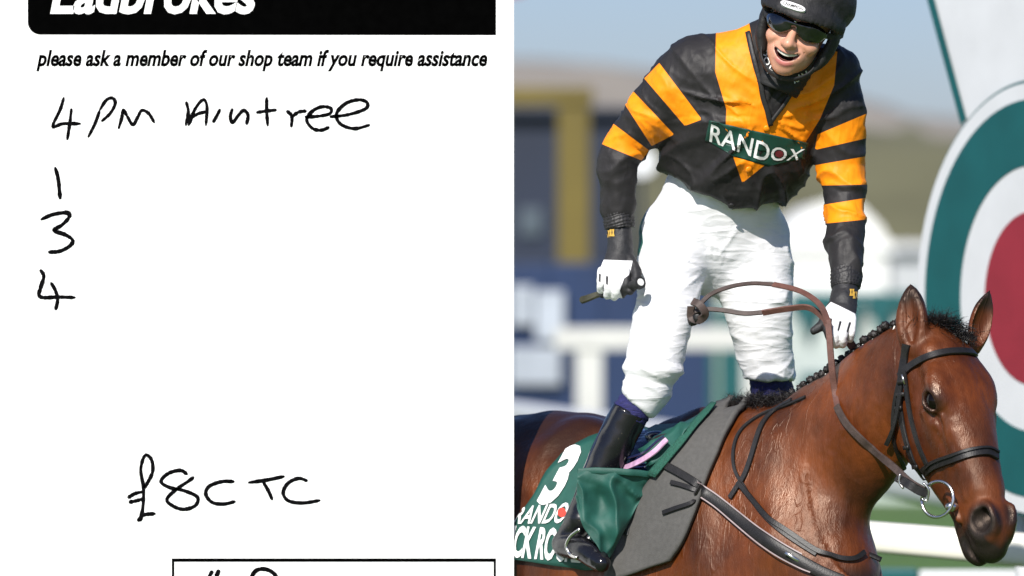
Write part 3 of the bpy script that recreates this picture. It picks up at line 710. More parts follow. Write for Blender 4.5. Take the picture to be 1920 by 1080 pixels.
for s in (-1, 1):
    V, F = sphere_mesh(HL(.188, .0845*s, -.003 if s < 0 else -.022), (.0250, .0200, .0225), M3=HM); mesh_obj('eye', V, F, M['eye'], horse)
# plaited mane: a row of knotted balls along the crest, each tied with white thread
crest = cat([(1408, 756, -.06), (1470, 762, -.13), (1530, 732, -.20), (1585, 690, -.26), (1640, 655, -.33), (1692, 628, -.41)], 20)
dl = np.concatenate([[0], np.cumsum(np.hypot(np.diff(crest[:, 0]), np.diff(crest[:, 1])))])
def on_crest(x, y, d):
    p = P(x, y, d); h = HB.ray_cast(Vector((p[0], p[1], p[2] + .3)), Vector((0, 0, -1)))
    return np.array(h[0]) if h[0] is not None else p
nb = 22
for i in range(nb):
    q = dl[-1]*(0.19 + 0.80*i/(nb-1)); c = [np.interp(q, dl, crest[:, k]) for k in range(3)]
    base = on_crest(c[0], c[1], c[2]) + LF*random.uniform(-.016, -.002) + np.array([0, 0, random.uniform(.006, .013)])
    V, F = sphere_mesh((0, 0, 0), (.0108, .0102, .0108), 14, 9, jit=.32, seed=i % 5)
    rz = random.uniform(0, 6.28); Rz = np.array([[math.cos(rz), -math.sin(rz), 0], [math.sin(rz), math.cos(rz), 0], [0, 0, 1]])
    o = mesh_obj('mane_plait', (V @ Rz)*random.uniform(.8, 1.12) + base, F, M['hair'], horse)
    if i % 3 != 1:
        mb = MB(); e = base + np.array([random.uniform(-.008, .008), -.012, -.010]); mb.tube([e, e + np.array([random.uniform(-.007, .007), -.004, -.012 + random.uniform(-.004, .006)])], .0019, 6); mb.build('plait_thread', M['thread'], horse)
def hair(name, roots, dirs, length, count, rad, parent, curl=.35, spread=.35, seed=1, m=None):
    rng = random.Random(seed); mb = MB()
    for k in range(count):
        i = rng.random()*(len(roots)-1); j = int(i); f = i-j; j2 = min(j+1, len(roots)-1)
        r = roots[j]*(1-f) + roots[j2]*f; d = dirs[j]*(1-f) + dirs[j2]*f
        r = r + np.array([rng.gauss(0, spread*.02), rng.gauss(0, spread*.02), rng.gauss(0, spread*.006)])
        d = d + np.array([rng.gauss(0, curl), rng.gauss(0, curl), rng.gauss(0, curl*.6)]); d /= np.linalg.norm(d)
        l = length*rng.uniform(.45, 1.1); s1 = np.array([rng.gauss(0, curl*.5), rng.gauss(0, curl*.5), -abs(rng.gauss(.2, .3))])
        pts = [r + d*l*t + s1*l*t*t for t in (0, .4, .75, 1)]
        mb.tube(pts, [rad, rad*.9, rad*.6, rad*.15], 3)
    o = mb.build(name, m or M['hair'], parent, smooth=True); tag(o, kind='stuff'); return o
cr = [on_crest(a, b, c) - np.array([0, 0, .004]) for a, b, c in crest[::4]]
hair('mane_stubble', cr, [np.array([-.1, -.35, .45])]*len(cr), .020, 1800, .0007, horse, seed=3)
wr = [on_crest(a, b, c) for a, b, c in [(1392, 760, -.03), (1420, 752, -.07), (1455, 757, -.11), (1490, 760, -.15)]]
hair('mane_tuft', wr, [np.array([-.25, -.35, .35]), np.array([-.2, -.35, .4]), np.array([.15, -.5, .15]), np.array([.2, -.6, -.1])], .036, 3000, .0007, horse, spread=1.2, curl=.5, seed=4)
fr_ = [HL(-.045, -.045, -.01), HL(-.035, -.01, .012), HL(-.02, .03, .012)]
hair('forelock', fr_, [np.array([-.1, -.3, .9]), np.array([.05, -.5, .6]), np.array([.3, -.5, .3])], .045, 800, .0006, horse, spread=.9, curl=.5, seed=5)
hair('forelock_plait', [HL(-.02, .02, .012), HL(.0, .045, .014), HL(.012, .055, .012)], [np.array([.3, -.5, -.1])]*3, .030, 500, .0008, horse, spread=.8, curl=.7, seed=6)
tl = [H(-1.10, 0, 1.40), H(-1.20, 0, 1.30), H(-1.24, 0, 1.10), H(-1.22, 0, .85)]
mb = MB(); rng = random.Random(9)
for k in range(160):
    o_ = np.array([rng.gauss(0, .018), rng.gauss(0, .018), 0]); o2 = np.array([rng.gauss(0, .05), rng.gauss(0, .05), 0]); e_ = rng.uniform(-.15, .1)
    mb.tube([tl[0] + o_*.6, tl[1] + o_, tl[2] + o_*1.4 + o2*.4, tl[3] + o2 + np.array([0, 0, e_])], [.006, .005, .004, .001], 4)
tag(mb.build('tail', M['hair'], horse, smooth=True), kind='stuff')

# ------------------------------------------------------------------ the rider
M['skin'] = mat('skin', (.56, .27, .18), .42, var=.10, scale=45, bump=.12, bscale=420)
M['white_cloth'] = mat('white_breeches', (.80, .80, .82), .55, var=.02, scale=20, bump=.12, bscale=160)
M['black_nylon'] = mat('black_nylon', (.017, .016, .017), .55, var=.2, scale=40, bump=.25, bscale=120)
M['black_matt'] = mat('black_fabric', (.014, .014, .015), .7, var=.3, scale=60, bump=.3, bscale=350)
M['boot'] = mat('black_boot_leather', (.008, .008, .010), .20, var=.5, scale=30, bump=.08, bscale=90, coat=.4)
def boot_mat():
    m, N, L, b = newmat('black_boot_leather_splashed'); tc = N.new('ShaderNodeTexCoord')
    vo = N.new('ShaderNodeTexVoronoi'); vo.inputs['Scale'].default_value = 120; L.new(tc.outputs['Object'], vo.inputs['Vector'])
    nz = N.new('ShaderNodeTexNoise'); nz.inputs['Scale'].default_value = 14; nz.inputs['Detail'].default_value = 5; L.new(tc.outputs['Object'], nz.inputs['Vector'])
    ms = N.new('ShaderNodeMapRange'); ms.inputs[1].default_value = .5; ms.inputs[2].default_value = .75; ms.inputs[3].default_value = .06; ms.inputs[4].default_value = .30; L.new(nz.outputs['Fac'], ms.inputs[0])
    lt = N.new('ShaderNodeMath'); lt.operation = 'LESS_THAN'; L.new(vo.outputs['Distance'], lt.inputs[0]); L.new(ms.outputs[0], lt.inputs[1])
    mx = N.new('ShaderNodeMixRGB'); mx.inputs[1].default_value = (.007, .007, .009, 1); mx.inputs[2].default_value = (.10, .085, .06, 1); L.new(lt.outputs[0], mx.inputs[0]); L.new(mx.outputs[0], b.inputs['Base Color'])
    rg = N.new('ShaderNodeMapRange'); rg.inputs[1].default_value = .35; rg.inputs[2].default_value = .7; rg.inputs[3].default_value = .14; rg.inputs[4].default_value = .42; L.new(nz.outputs['Fac'], rg.inputs[0]); L.new(rg.outputs[0], b.inputs['Roughness'])
    bp = N.new('ShaderNodeBump'); bp.inputs['Strength'].default_value = .25; bp.inputs['Distance'].default_value = .004; L.new(nz.outputs['Fac'], bp.inputs['Height']); L.new(bp.outputs[0], b.inputs['Normal'])
    return m
M['boot'] = boot_mat()
M['sock'] = mat('navy_sock', (.012, .012, .09), .75, var=.3, scale=70, bump=.9, bscale=120, stretch=(1, 1, 4))
M['lens'] = mat('dark_lens', (.004, .004, .005), .03, var=.2, scale=20, coat=1.0)
M['metal'] = mat('steel', (.55, .54, .52), .25, metal=1.0, var=.1, scale=50)
M['gold'] = mat('gold_print', (.55, .33, .05), .45)
M['green_cloth'] = mat('green_cloth', (.009, .072, .054), .6, var=.15, scale=25, bump=.25, bscale=500)
M['dark_green'] = mat('dark_green_banner', (.006, .050, .034), .5, var=.12, scale=25, bump=.1, bscale=300)
M['white_print'] = mat('white_print', (.78, .78, .77), .6, var=.03)
M['red_print'] = mat('red_print', (.62, .05, .03), .5, var=.05)
M['teeth'] = mat('teeth', (.78, .74, .66), .25, var=.03)
M['wine'] = mat('wine_print', (.16, .02, .03), .5)
def attr_mix(name, base, layers, rough=.5, bump=.2, bscale=120, spec=.5, var=.14, vscale=30, crease=0.0, cscale=18, cst=(1, 1, 2.4)):
    """base colour with crisp regions: layers = (attribute, colour); the attribute is a signed distance, inside > 0"""
    m, N, L, b = newmat(name); b.inputs['Roughness'].default_value = rough; b.inputs['Specular IOR Level'].default_value = spec
    tc = N.new('ShaderNodeTexCoord'); prev = N.new('ShaderNodeRGB'); prev.outputs[0].default_value = (*base, 1); out = prev.outputs[0]
    for nm, c in layers:
        a = N.new('ShaderNodeAttribute'); a.attribute_name = nm
        st = N.new('ShaderNodeMapRange'); st.inputs[1].default_value = -.5; st.inputs[2].default_value = .5; L.new(a.outputs['Fac'], st.inputs[0])
        mx = N.new('ShaderNodeMixRGB'); mx.inputs[2].default_value = (*c, 1); L.new(st.outputs[0], mx.inputs[0]); L.new(out, mx.inputs[1]); out = mx.outputs[0]
    nz = N.new('ShaderNodeTexNoise'); nz.inputs['Scale'].default_value = vscale; L.new(tc.outputs['Object'], nz.inputs['Vector'])
    mr = N.new('ShaderNodeMapRange'); mr.inputs[1].default_value = .3; mr.inputs[2].default_value = .7; mr.inputs[3].default_value = 1-var; mr.inputs[4].default_value = 1+var*.4; L.new(nz.outputs['Fac'], mr.inputs[0])
    ml = N.new('ShaderNodeMixRGB'); ml.blend_type = 'MULTIPLY'; ml.inputs[0].default_value = 1; L.new(out, ml.inputs[1]); L.new(mr.outputs[0], ml.inputs[2])
    L.new(ml.outputs[0], b.inputs['Base Color'])
    n2 = N.new('ShaderNodeTexNoise'); n2.inputs['Scale'].default_value = bscale; n2.inputs['Detail'].default_value = 4; L.new(tc.outputs['Object'], n2.inputs['Vector'])
    bp = N.new('ShaderNodeBump'); bp.inputs['Strength'].default_value = bump; bp.inputs['Distance'].default_value = .004; L.new(n2.outputs['Fac'], bp.inputs['Height']); L.new(bp.outputs[0], b.inputs['Normal'])
    if crease:      # thin crumple lines
        mp = N.new('ShaderNodeMapping'); mp.inputs['Scale'].default_value = cst; mp.inputs['Rotation'].default_value = (.3, .4, .2); L.new(tc.outputs['Object'], mp.inputs['Vector'])
        prevn = None
        for sc_, am in ((cscale, 1.0), (cscale*2.3, .5)):
            n3 = N.new('ShaderNodeTexNoise'); n3.inputs['Scale'].default_value = sc_; n3.inputs['Detail'].default_value = 1.0; n3.inputs['Distortion'].default_value = .6; L.new(mp.outputs[0], n3.inputs['Vector'])
            s1 = N.new('ShaderNodeMath'); s1.operation = 'SUBTRACT'; s1.inputs[1].default_value = .5; L.new(n3.outputs['Fac'], s1.inputs[0])
            s2 = N.new('ShaderNodeMath'); s2.operation = 'ABSOLUTE'; L.new(s1.outputs[0], s2.inputs[0])
            s3 = N.new('ShaderNodeMapRange'); s3.inputs[1].default_value = 0; s3.inputs[2].default_value = .16; s3.inputs[3].default_value = 1; s3.inputs[4].default_value = 0; L.new(s2.outputs[0], s3.inputs[0])
            b3 = N.new('ShaderNodeBump'); b3.inputs['Strength'].default_value = crease*am; b3.inputs['Distance'].default_value = .006; L.new(s3.outputs[0], b3.inputs['Height'])
            if prevn is not None: L.new(prevn, b3.inputs['Normal'])
            prevn = b3.outputs[0]
        L.new(prevn, bp.inputs['Normal'])
    return m
ORANGE = (.95, .275, .004)
M['silks'] = attr_mix('racing_silks', (.020, .0185, .0195), [('orange', ORANGE)], rough=.56, bump=.08, bscale=260, spec=.28, crease=.20, cscale=9, cst=(1.5, .6, .7))
M['glove'] = attr_mix('glove_fabric', (.014, .014, .016), [('white', (.78, .78, .79))], rough=.6, bump=.25, bscale=260)
M['breeches'] = attr_mix('white_breeches_green_flash', (.75, .75, .77), [('green', (.010, .085, .06))], rough=.55, bump=.12, bscale=150, var=.03, crease=.30, cscale=8, cst=(.6, .6, 2.4))
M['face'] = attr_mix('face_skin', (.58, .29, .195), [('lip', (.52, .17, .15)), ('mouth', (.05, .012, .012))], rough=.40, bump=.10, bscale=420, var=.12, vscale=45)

# head frame: ex to the viewer's right, ey out of the face, ez up
JC = P(1500, 50, -.27)
ey = np.array([-.20, -.955, -.10]); ey /= np.linalg.norm(ey)
ez = np.array([math.sin(R(19)), -.05, math.cos(R(19))]); ez -= ey*(ez @ ey); ez /= np.linalg.norm(ez)
ex = np.cross(ez, ey); ex = ex if ex[0] > 0 else -ex
JM = [ex, ey, ez]
def JL(x, y, z): return JC + ex*x + ey*y + ez*z
RA = [(1305, 128, -.12, .085), (1262, 172, -.11, .079), (1222, 214, -.08, .068), (1180, 262, -.05, .056), (1162, 305, -.05, .0505), (1160, 350, -.05, .049), (1156, 392, -.05, .045)]
LA = [(1552, 140, -.12, .083), (1570, 195, -.11, .070), (1575, 250, -.10, .0600), (1576, 310, -.09, .0610), (1583, 370, -.11, .0535), (1584, 430, -.15, .0500), (1585, 480, -.19, .0450), (1586, 520, -.22, .034)]
RL = [(1266, 440, .04, .092), (1258, 500, .00, .088), (1252, 560, -.04, .080), (1238, 620, -.075, .074), (1226, 680, -.09, .070), (1212, 728, -.09, .056), (1192, 762, -.08, .047)]
LG = [(1408, 450, .12, .098), (1414, 510, .10, .098), (1420, 570, .09, .089), (1430, 630, .10, .078), (1440, 690, .12, .068), (1447, 735, .15, .056)]
def xyz(L): return [P(a, b, c) for a, b, c, r in L]
def rr(L, d=0.0, f=1.0): return [max(.008, r*f + d) for a, b, c, r in L]
RH = dict(palm=[((1163, 462, -.06), .030), ((1158, 490, -.085), .036), ((1150, 512, -.10), .037)],
          fingers=[[(1172, 508, -.115), (1174, 534, -.135), (1166, 552, -.115), (1166, 540, -.085)], [(1157, 512, -.120), (1157, 540, -.140), (1152, 556, -.118), (1154, 545, -.085)],
                   [(1142, 511, -.118), (1141, 538, -.136), (1139, 554, -.114), (1142, 544, -.085)], [(1128, 507, -.110), (1126, 528, -.126), (1126, 544, -.108), (1130, 540, -.085)]],
          thumb=[(1178, 486, -.08), (1192, 508, -.105), (1192, 530, -.125), (1181, 546, -.135)])
LH = dict(palm=[((1582, 548, -.24), .030), ((1580, 574, -.275), .036), ((1577, 596, -.30), .037)],
          fingers=[[(1557, 597, -.315), (1552, 621, -.335), (1560, 638, -.315), (1566, 630, -.285)], [(1570, 601, -.325), (1564, 630, -.345), (1568, 646, -.325), (1573, 634, -.29)],
                   [(1585, 601, -.322), (1581, 630, -.342), (1580, 646, -.32), (1583, 634, -.29)], [(1598, 595, -.312), (1597, 620, -.33), (1594, 636, -.312), (1594, 628, -.285)]],
          thumb=[(1562, 578, -.28), (1549, 596, -.315), (1540, 610, -.33), (1526, 620, -.335)])
def hand(G, h, d=0.0):
    G.sweep([P(*p) for p, r in h['palm']], [(r+d, r*.62+d) for p, r in h['palm']], (1, 0, 0), k=.006, n=3)
    for i, f in enumerate(h['fingers']):
        sc = (1.0, 1.06, 1.0, .86)[i]
        G.chain([P(*p) for p in f], [(.0122*sc + d), (.0115*sc + d), (.0105*sc + d), .0095*sc + d], k=.0035, n=3)
    G.chain([P(*p) for p in h['thumb']], [.017+d, .0145+d, .0125+d, .0105+d], k=.006, n=3)
# body: one continuous figure, fine around the head
lo = JC - .17; hi = JC + .17
G = Grid(axis((.16, lo[0], .010), (lo[0], hi[0], .0034), (hi[0], 1.02, .010)), axis((lo[1]-.01, -.10, .0034), (-.10, .55, .012)), axis((1.0, 2.40, .010), (2.40, 2.80, .0034)))
TOR = [((1345, 430, .09), .115, .075), ((1352, 370, .07), .120, .07), ((1375, 300, .01), .140, .08), ((1400, 220, -.07), .165, .095), ((1415, 160, -.12), .175, .095), ((1428, 118, -.14), .13, .075)]
G.sweep([P(*c) for c, w, t_ in TOR], [(w, t_) for c, w, t_ in TOR], (1, 0, 0), k=.03, n=4)
G.chain([P(1440, 150, -.14), P(1475, 110, -.18), JL(0, -.02, -.04)], [.062, .056, .056], k=.03, n=3)
for L_ in (RA, LA, RL, LG): G.chain(xyz(L_), rr(L_, -.014, .84), k=.02, n=3)
G.chain([P(1192, 762, -.08), P(1150, 850, -.07), P(1100, 965, -.055), P(1082, 990, -.05)], [.040, .036, .025, .022], k=.01, n=3)
G.chain([P(1062, 1018, -.04), P(1094, 1034, -.115), P(1114, 1046, -.150)], [.018, .016, .010], k=.01, n=3)
LFOOT = [P(1447, 735, .15), H(-.16, .30, 1.46), H(-.26, .335, 1.30), H(-.30, .34, 1.20)]
G.chain(LFOOT, [.045, .040, .032, .030], k=.02, n=3); G.chain([H(-.34, .34, 1.16), H(-.2, .345, 1.14)], [.025, .02], k=.02)
G.chain([P(1156, 392, -.05), P(1161, 430, -.05), P(1163, 462, -.06)], [.034, .028, .027], k=.01, n=2); G.chain([P(1586, 520, -.22), P(1582, 548, -.24)], [.029, .027], k=.01)
hand(G, RH, -.003); hand(G, LH, -.003)
# face
G.ell(JL(0, -.005, .03), (.076, .098, .098), JM, k=.02)
G.ell(JL(0, .030, -.062), (.058, .058, .056), JM, k=.035)
G.ell(JL(0, .064, -.103), (.026, .022, .019), JM, k=.022)
for s in (-1, 1):
    G.ell(JL(.043*s, .060, -.034), (.025, .024, .020), JM, k=.02)
    G.ell(JL(.015*s, .096, -.040), (.010, .011, .008), JM, k=.008)
    G.ell(JL(.008*s, .107, -.046), (.0036, .006, .0034), JM, k=.003, op='sub')
    G.ell(JL(.034*s, .086, .004), (.018, .012, .013), JM, k=.014, op='sub')
    G.chain([JL(.019*s, .096, -.040), JL(.036*s, .084, -.046), JL(.047*s, .068, -.062)], [.0025, .004, .003], k=.010, op='sub', n=3)
G.ell(JL(0, .062, -.070), (.042, .030, .032), JM, k=.02)
G.chain([JL(0, .084, .004), JL(0, .098, -.018), JL(0, .110, -.038)], [.009, .0105, .0135], k=.012, n=3)
G.ell(JL(0, .070, -.066), (.036, .026, .020), JM, k=.014)
UPL = [JL(-.039, .066, -.0465), JL(-.020, .0885, -.0570), JL(0, .0955, -.0605), JL(.020, .0885, -.0570), JL(.039, .066, -.0465)]
LWL = [JL(-.038, .066, -.0520), JL(-.021, .084, -.0800), JL(0, .090, -.0895), JL(.021, .084, -.0800), JL(.038, .066, -.0520)]
G.chain(UPL, [.003, .0045, .005, .0045, .003], k=.008, n=4)
G.chain(LWL, [.003, .0055, .0065, .0055, .003], k=.007, n=4)
CAV = [JL(-.036, .074, -.0500), JL(-.020, .091, -.0665), JL(0, .097, -.0735), JL(.020, .091, -.0665), JL(.036, .074, -.0500)]; CAR = [.0018, .0068, .0090, .0068, .0018]
G.chain(CAV, CAR, k=.002, op='sub', n=4)
G.ell(JL(0, .078, -.073), (.021, .030, .0085), JM, k=.003, op='sub')
V, F = G.mesh(1); del G
rel = V - JC; lx, ly, lz = rel @ ex, rel @ ey, rel @ ez
def near_chain(V, pts, rad):
    q = cat(np.column_stack([pts, rad]), 8); b_ = np.full(len(V), 9.0)
    for a in q: b_ = np.minimum(b_, np.linalg.norm(V - a[:3], axis=1) - a[3])
    return b_
lip = np.where(ly > .05, (.0020 - np.minimum(near_chain(V, UPL, [.002, .004, .004, .004, .002]), near_chain(V, LWL, [.002, .0055, .0065, .0055, .002])))/.0020, -2)
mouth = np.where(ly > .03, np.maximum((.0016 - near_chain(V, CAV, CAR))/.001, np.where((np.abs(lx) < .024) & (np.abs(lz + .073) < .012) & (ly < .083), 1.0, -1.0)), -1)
person = mesh_obj('person', V, F, M['face'], attrs={'lip': lip, 'mouth': mouth})
tag(person, 'laughing jockey in black and orange striped silks standing in the stirrups', 'person')
mb = MB(); q = cat([JL(-.031, .069, -.0530), JL(-.017, .0855, -.0620), JL(0, .0910, -.0660), JL(.017, .0855, -.0620), JL(.031, .069, -.0530)], 6)
ribbon(mb, q, [ey]*len(q), [.005]*3 + [.0105]*(len(q)-6) + [.005]*3, .004); mb.build('teeth', M['teeth'], person, smooth=True)

# silks
def chain_param(V, L):
    """arc parameter and distance to a limb's axis"""
    pts = np.array(xyz(L)); best = np.full(len(V), 9.0); tt = np.zeros(len(V)); rad = np.zeros(len(V)); acc = 0
    for i in range(len(pts)-1):
        a, b = pts[i], pts[i+1]; d = b-a; l = np.linalg.norm(d); t = np.clip((V-a) @ d / (l*l), 0, 1)
        ds = np.linalg.norm(V - a - t[:, None]*d, axis=1); m = ds < best
        best[m] = ds[m]; tt[m] = acc + t[m]*l; rad[m] = L[i][3] + t[m]*(L[i+1][3]-L[i][3]); acc += l
    return tt, best, rad
def ridged(p, seed, sharp=2.2):
    n = vn(p, seed); return (1 - np.abs(n))**sharp
def limb_folds(V, t, amp, freq, seed, tilt=0.0):
    """folds running across a limb, meeting and parting"""
    w = 0.5*vn(V*13, seed+5)
    a = ridged(np.column_stack([t*freq + w + tilt*V[:, 0]*8, V[:, 0]*4, V[:, 1]*4]), seed, 3.4)
    b = ridged(np.column_stack([t*freq*2.3 + w*2 - tilt*V[:, 0]*9, V[:, 0]*7, V[:, 1]*7]), seed+1, 3.2)
    return amp*(a - .45) + amp*.5*(b - .45)
G = Grid(axis((.14, .96, .0050)), axis((-.36, .24, .0058)), axis((1.925, 2.60, .0050)))
JT = [((1352, 378, .045), .152, .115), ((1362, 345, .02), .172, .128), ((1378, 300, -.015), .194, .138), ((1394, 245, -.06), .200, .135), ((1404, 190, -.10), .198, .126), ((1415, 140, -.13), .180, .108), ((1432, 105, -.15), .120, .085), ((1446, 88, -.165), .085, .078)]
G.sweep([P(*c) for c, w, t_ in JT], [(w, t_) for c, w, t_ in JT], (1, .05, 0), k=.03, n=4)
G.plane(P(1300, 358, 0), np.array([-.46, 0, -.86]), k=.012); G.plane(P(1410, 391, 0), np.array([.12, 0, -.98]), k=.012)
G.chain(xyz(RA), rr(RA), k=.035, n=4); G.chain(xyz(LA), rr(LA), k=.03, n=4)
V, F = G.mesh(1); del G
N_ = normals(V, F)
ra, rad_, rr_ = chain_param(V, RA); la, lad, lrr = chain_param(V, LA)
wr_ = np.clip(1.8 - rad_/rr_*.9, 0, 1)*np.clip((ra-.02)/.05, 0, 1); wl_ = np.clip(1.8 - lad/lrr*.9, 0, 1)*np.clip((la-.03)/.05, 0, 1)
wr_[V[:, 0] > P(1330, 0)[0]] = 0; wl_[V[:, 0] < P(1500, 0)[0]] = 0
wt = np.clip(1 - wr_ - wl_, 0, 1)
wp = V + .02*np.column_stack([vn(V*9, 61), vn(V*9, 62), vn(V*9, 63)])
cx = P(1440, 230, -.2); an = np.arctan2(wp[:, 2]-cx[2], wp[:, 0]-cx[0]); rd = np.hypot(wp[:, 0]-cx[0], wp[:, 2]-cx[2])
tors = .016*(ridged(np.column_stack([an*3.4, rd*5, V[:, 1]*3]), 71, 4.0) - .4)*np.clip(rd/.09 - .25, 0, 1) + .0065*(ridged(np.column_stack([wp[:, 0]*16 + wp[:, 2]*14, wp[:, 2]*5 - wp[:, 0]*5, V[:, 1]*5]), 72, 4.0) - .35)
d = wt*tors + wr_*limb_folds(V, ra, .0125, 10, 81, .5) + wl_*limb_folds(V, la, .0130, 11, 91, -.4)
d += .0018*(ridged(np.column_stack([wp[:, 0]*34 - wp[:, 2]*22, wp[:, 2]*16 + wp[:, 0]*10, V[:, 1]*12]), 97, 3.5) - .3)*np.clip(.6 + vn(V*9, 98), 0, 1) + .0010*vn(V*75, 99)
V = V + N_*d[:, None]
px, py = px_of(V)
polys = [[(1343, 40), (1404, 40), (1420, 130), (1444, 236), (1470, 196), (1516, 140), (1546, 96), (1570, 96), (1564, 160), (1538, 222), (1500, 284), (1360, 250), (1362, 205), (1341, 135)],
         [(1374, 292), (1446, 300), (1392, 343)],
         [(1236, 118), (1316, 224), (1284, 236), (1208, 147)], [(1186, 170), (1264, 252), (1222, 274), (1168, 190)], [(1142, 226), (1217, 282), (1203, 301), (1126, 269)],
         [(1533, 252), (1625, 213), (1626, 259), (1528, 281)], [(1522, 311), (1630, 292), (1630, 346), (1532, 348)], [(1538, 385), (1630, 370), (1630, 411), (1538, 420)]]
org = np.full(len(V), -50.0)
for p in polys: org = np.maximum(org, poly_sd(px, py, p))
jacket = mesh_obj('jacket', V, F, M['silks'], person, attrs={'orange': org}); JB = bvh_of(V, F)
# elastic cuffs
def ribbed(name, pts, r, m, amp=.004, nf=26, parent=person):
    q = cat(np.column_stack([pts, r]), 6); V = []; n = 64
    for i, a in enumerate(q):
        t_ = q[min(i+1, len(q)-1), :3] - q[max(i-1, 0), :3]; t_ /= np.linalg.norm(t_); u = np.cross(t_, (0, 1, .2)); u /= np.linalg.norm(u); w = np.cross(t_, u)
        for k in range(n):
            p_ = 2*math.pi*k/n; r_ = a[3] + amp*(abs(math.sin(nf*p_/2 + .6*math.sin(i*.9))) - .5) + .0018*math.sin(i*2.2 + 3*math.sin(p_*2))
            V.append(a[:3] + r_*(u*math.cos(p_) + w*math.sin(p_)))
    F = [(i*n+k, i*n+(k+1) % n, (i+1)*n+(k+1) % n, (i+1)*n+k) for i in range(len(q)-1) for k in range(n)] + [tuple(range(n)), tuple(range((len(q)-1)*n, len(q)*n))]
    mb = MB(); mb.add(V, F); return mb.build(name, m, parent, smooth=True)
ribbed('cuff', np.array([P(1157, 390, -.05), P(1159, 404, -.05), P(1161, 418, -.052), P(1162, 428, -.053)]), [.034, .037, .038, .036], M['black_nylon'], parent=jacket)
ribbed('cuff', np.array([P(1586, 508, -.21), P(1586, 522, -.222), P(1586, 534, -.23), P(1586, 540, -.233)]), [.036, .037, .036, .034], M['black_nylon'], parent=jacket)
# breeches
G = Grid(axis((.20, .82, .0052)), axis((-.22, .34, .0058)), axis((1.58, 2.26, .0050)))
G.sweep([P(1356, 335, .025), P(1350, 372, .045), P(1345, 410, .07), P(1340, 455, .09), P(1338, 490, .10)], [(.140, .10), (.154, .108), (.162, .115), (.168, .115), (.12, .09)], (1, .25, 0), k=.03, n=4)
G.chain(xyz(RL), rr(RL), k=.03, n=4); G.plane(P(1193, 756, -.08), P(1150, 800, -.08) - P(1215, 728, -.09), k=.004)
G.chain(xyz(LG), rr(LG), k=.03, n=4)
G.F[:, :, G.ax[2] < P(0, 712, .1)[2]] = np.maximum(G.F[:, :, G.ax[2] < P(0, 712, .1)[2]], np.where(G.ax[0] > P(1370, 0)[0], .05, -1)[:, None, None])
V, F = G.mesh(1); del G
N_ = normals(V, F)
ta, da, r1 = chain_param(V, RL); tb, db, r2 = chain_param(V, LG)
left = da/r1 < db/r2; t_ = np.where(left, ta, tb); tot = np.where(left, ta.max(), tb.max())
low = np.clip((t_/tot - .62)/.25, 0, 1)
d = np.where(left, limb_folds(V, ta, 1, 19, 101, .5), limb_folds(V, tb, 1, 17, 111, -.5)) * (.0026 + .0050*low)
px, py = px_of(V)
cr_ = np.hypot((px-1335)/1.6, py-500); an = np.arctan2(py-500, px-1335)
d += .006*(ridged(np.column_stack([an*2.6, cr_*.01, V[:, 1]*4]), 121, 2.5) - .4)*np.clip(1.4 - cr_/75, 0, 1)*np.clip(cr_/22 - .4, 0, 1)
d += .010*np.clip(1-np.abs(py-692-.10*(px-1225))/16, 0, 1)*left - .006*np.clip(1-np.abs(py-715-.25*(px-1215))/12, 0, 1)*left
wq = V + .012*np.column_stack([vn(V*14, 125), vn(V*14, 126), vn(V*14, 127)])
d += .0075*(ridged(np.column_stack([wq[:, 2]*15 + wq[:, 0]*8, wq[:, 0]*5, V[:, 1]*5]), 128, 4) - .25)*np.clip(.25 + 1.3*vn(V*7, 129) + .5*low, 0, 1)
V = V + N_*d[:, None]; px, py = px_of(V)
green = poly_sd(px, py, [(1180, 360), (1209, 372), (1211, 400), (1203, 425), (1206, 455), (1198, 480), (1180, 480)])
breeches = mesh_obj('breeches', V, F, M['breeches'], person, attrs={'green': green}); BB = bvh_of(V, F)
# socks, boots
ribbed('sock', np.array([P(1212, 722, -.09), P(1198, 748, -.083), P(1184, 772, -.08), P(1172, 795, -.078)]), [.038, .0425, .0465, .042], M['sock'], .0015, 40)
ribbed('sock', np.array([P(1444, 700, .13), P(1447, 728, .145), H(-.13, .28, 1.52), H(-.17, .30, 1.44)]), [.052, .054, .050, .046], M['sock'], .0015, 40)
def boot(name, shaft, rs, foot, rf, cutp, cutn, lo, hi):
    G = Grid(axis((lo[0], hi[0], .0042)), axis((lo[1], hi[1], .0045)), axis((lo[2], hi[2], .0042)))
    G.chain(shaft, rs, k=.02, n=4); G.chain(foot, rf, k=.018, n=4); G.plane(cutp, cutn, k=.003)
    V, F = G.mesh(1); N_ = normals(V, F)
    w = np.exp(-((V - shaft[-1])**2).sum(1)/(2*.05**2))
    V = V + N_*(.0018*fbm(V*22, 131, 2) + .005*w*(ridged(np.column_stack([V[:, 2]*26 + V[:, 0]*9, V[:, 0]*6, V[:, 1]*6]), 133) - .5))[:, None]
    return mesh_obj(name, V, F, M['boot'], person)
sh = [P(1188, 760, -.08), P(1165, 806, -.075), P(1138, 862, -.07), P(1112, 920, -.062), P(1092, 968, -.055)]
ft = [P(1092, 975, -.055), P(1066, 1010, -.035), P(1060, 1022, -.04), P(1092, 1030, -.11), P(1116, 1046, -.155), P(1128, 1056, -.18)]
boot('boot', sh, [.0495, .0490, .0475, .0430, .0385], ft, [.036, .034, .033, .031, .029, .022], P(1184, 770, -.08), P(1188, 760, -.08) - P(1165, 806, -.075), np.array([.05, -.30, 1.10]), np.array([.40, .06, 1.68]))
mb = MB(); q = [P(1150, 757, -.135), P(1180, 772, -.135), P(1212, 790, -.115)]
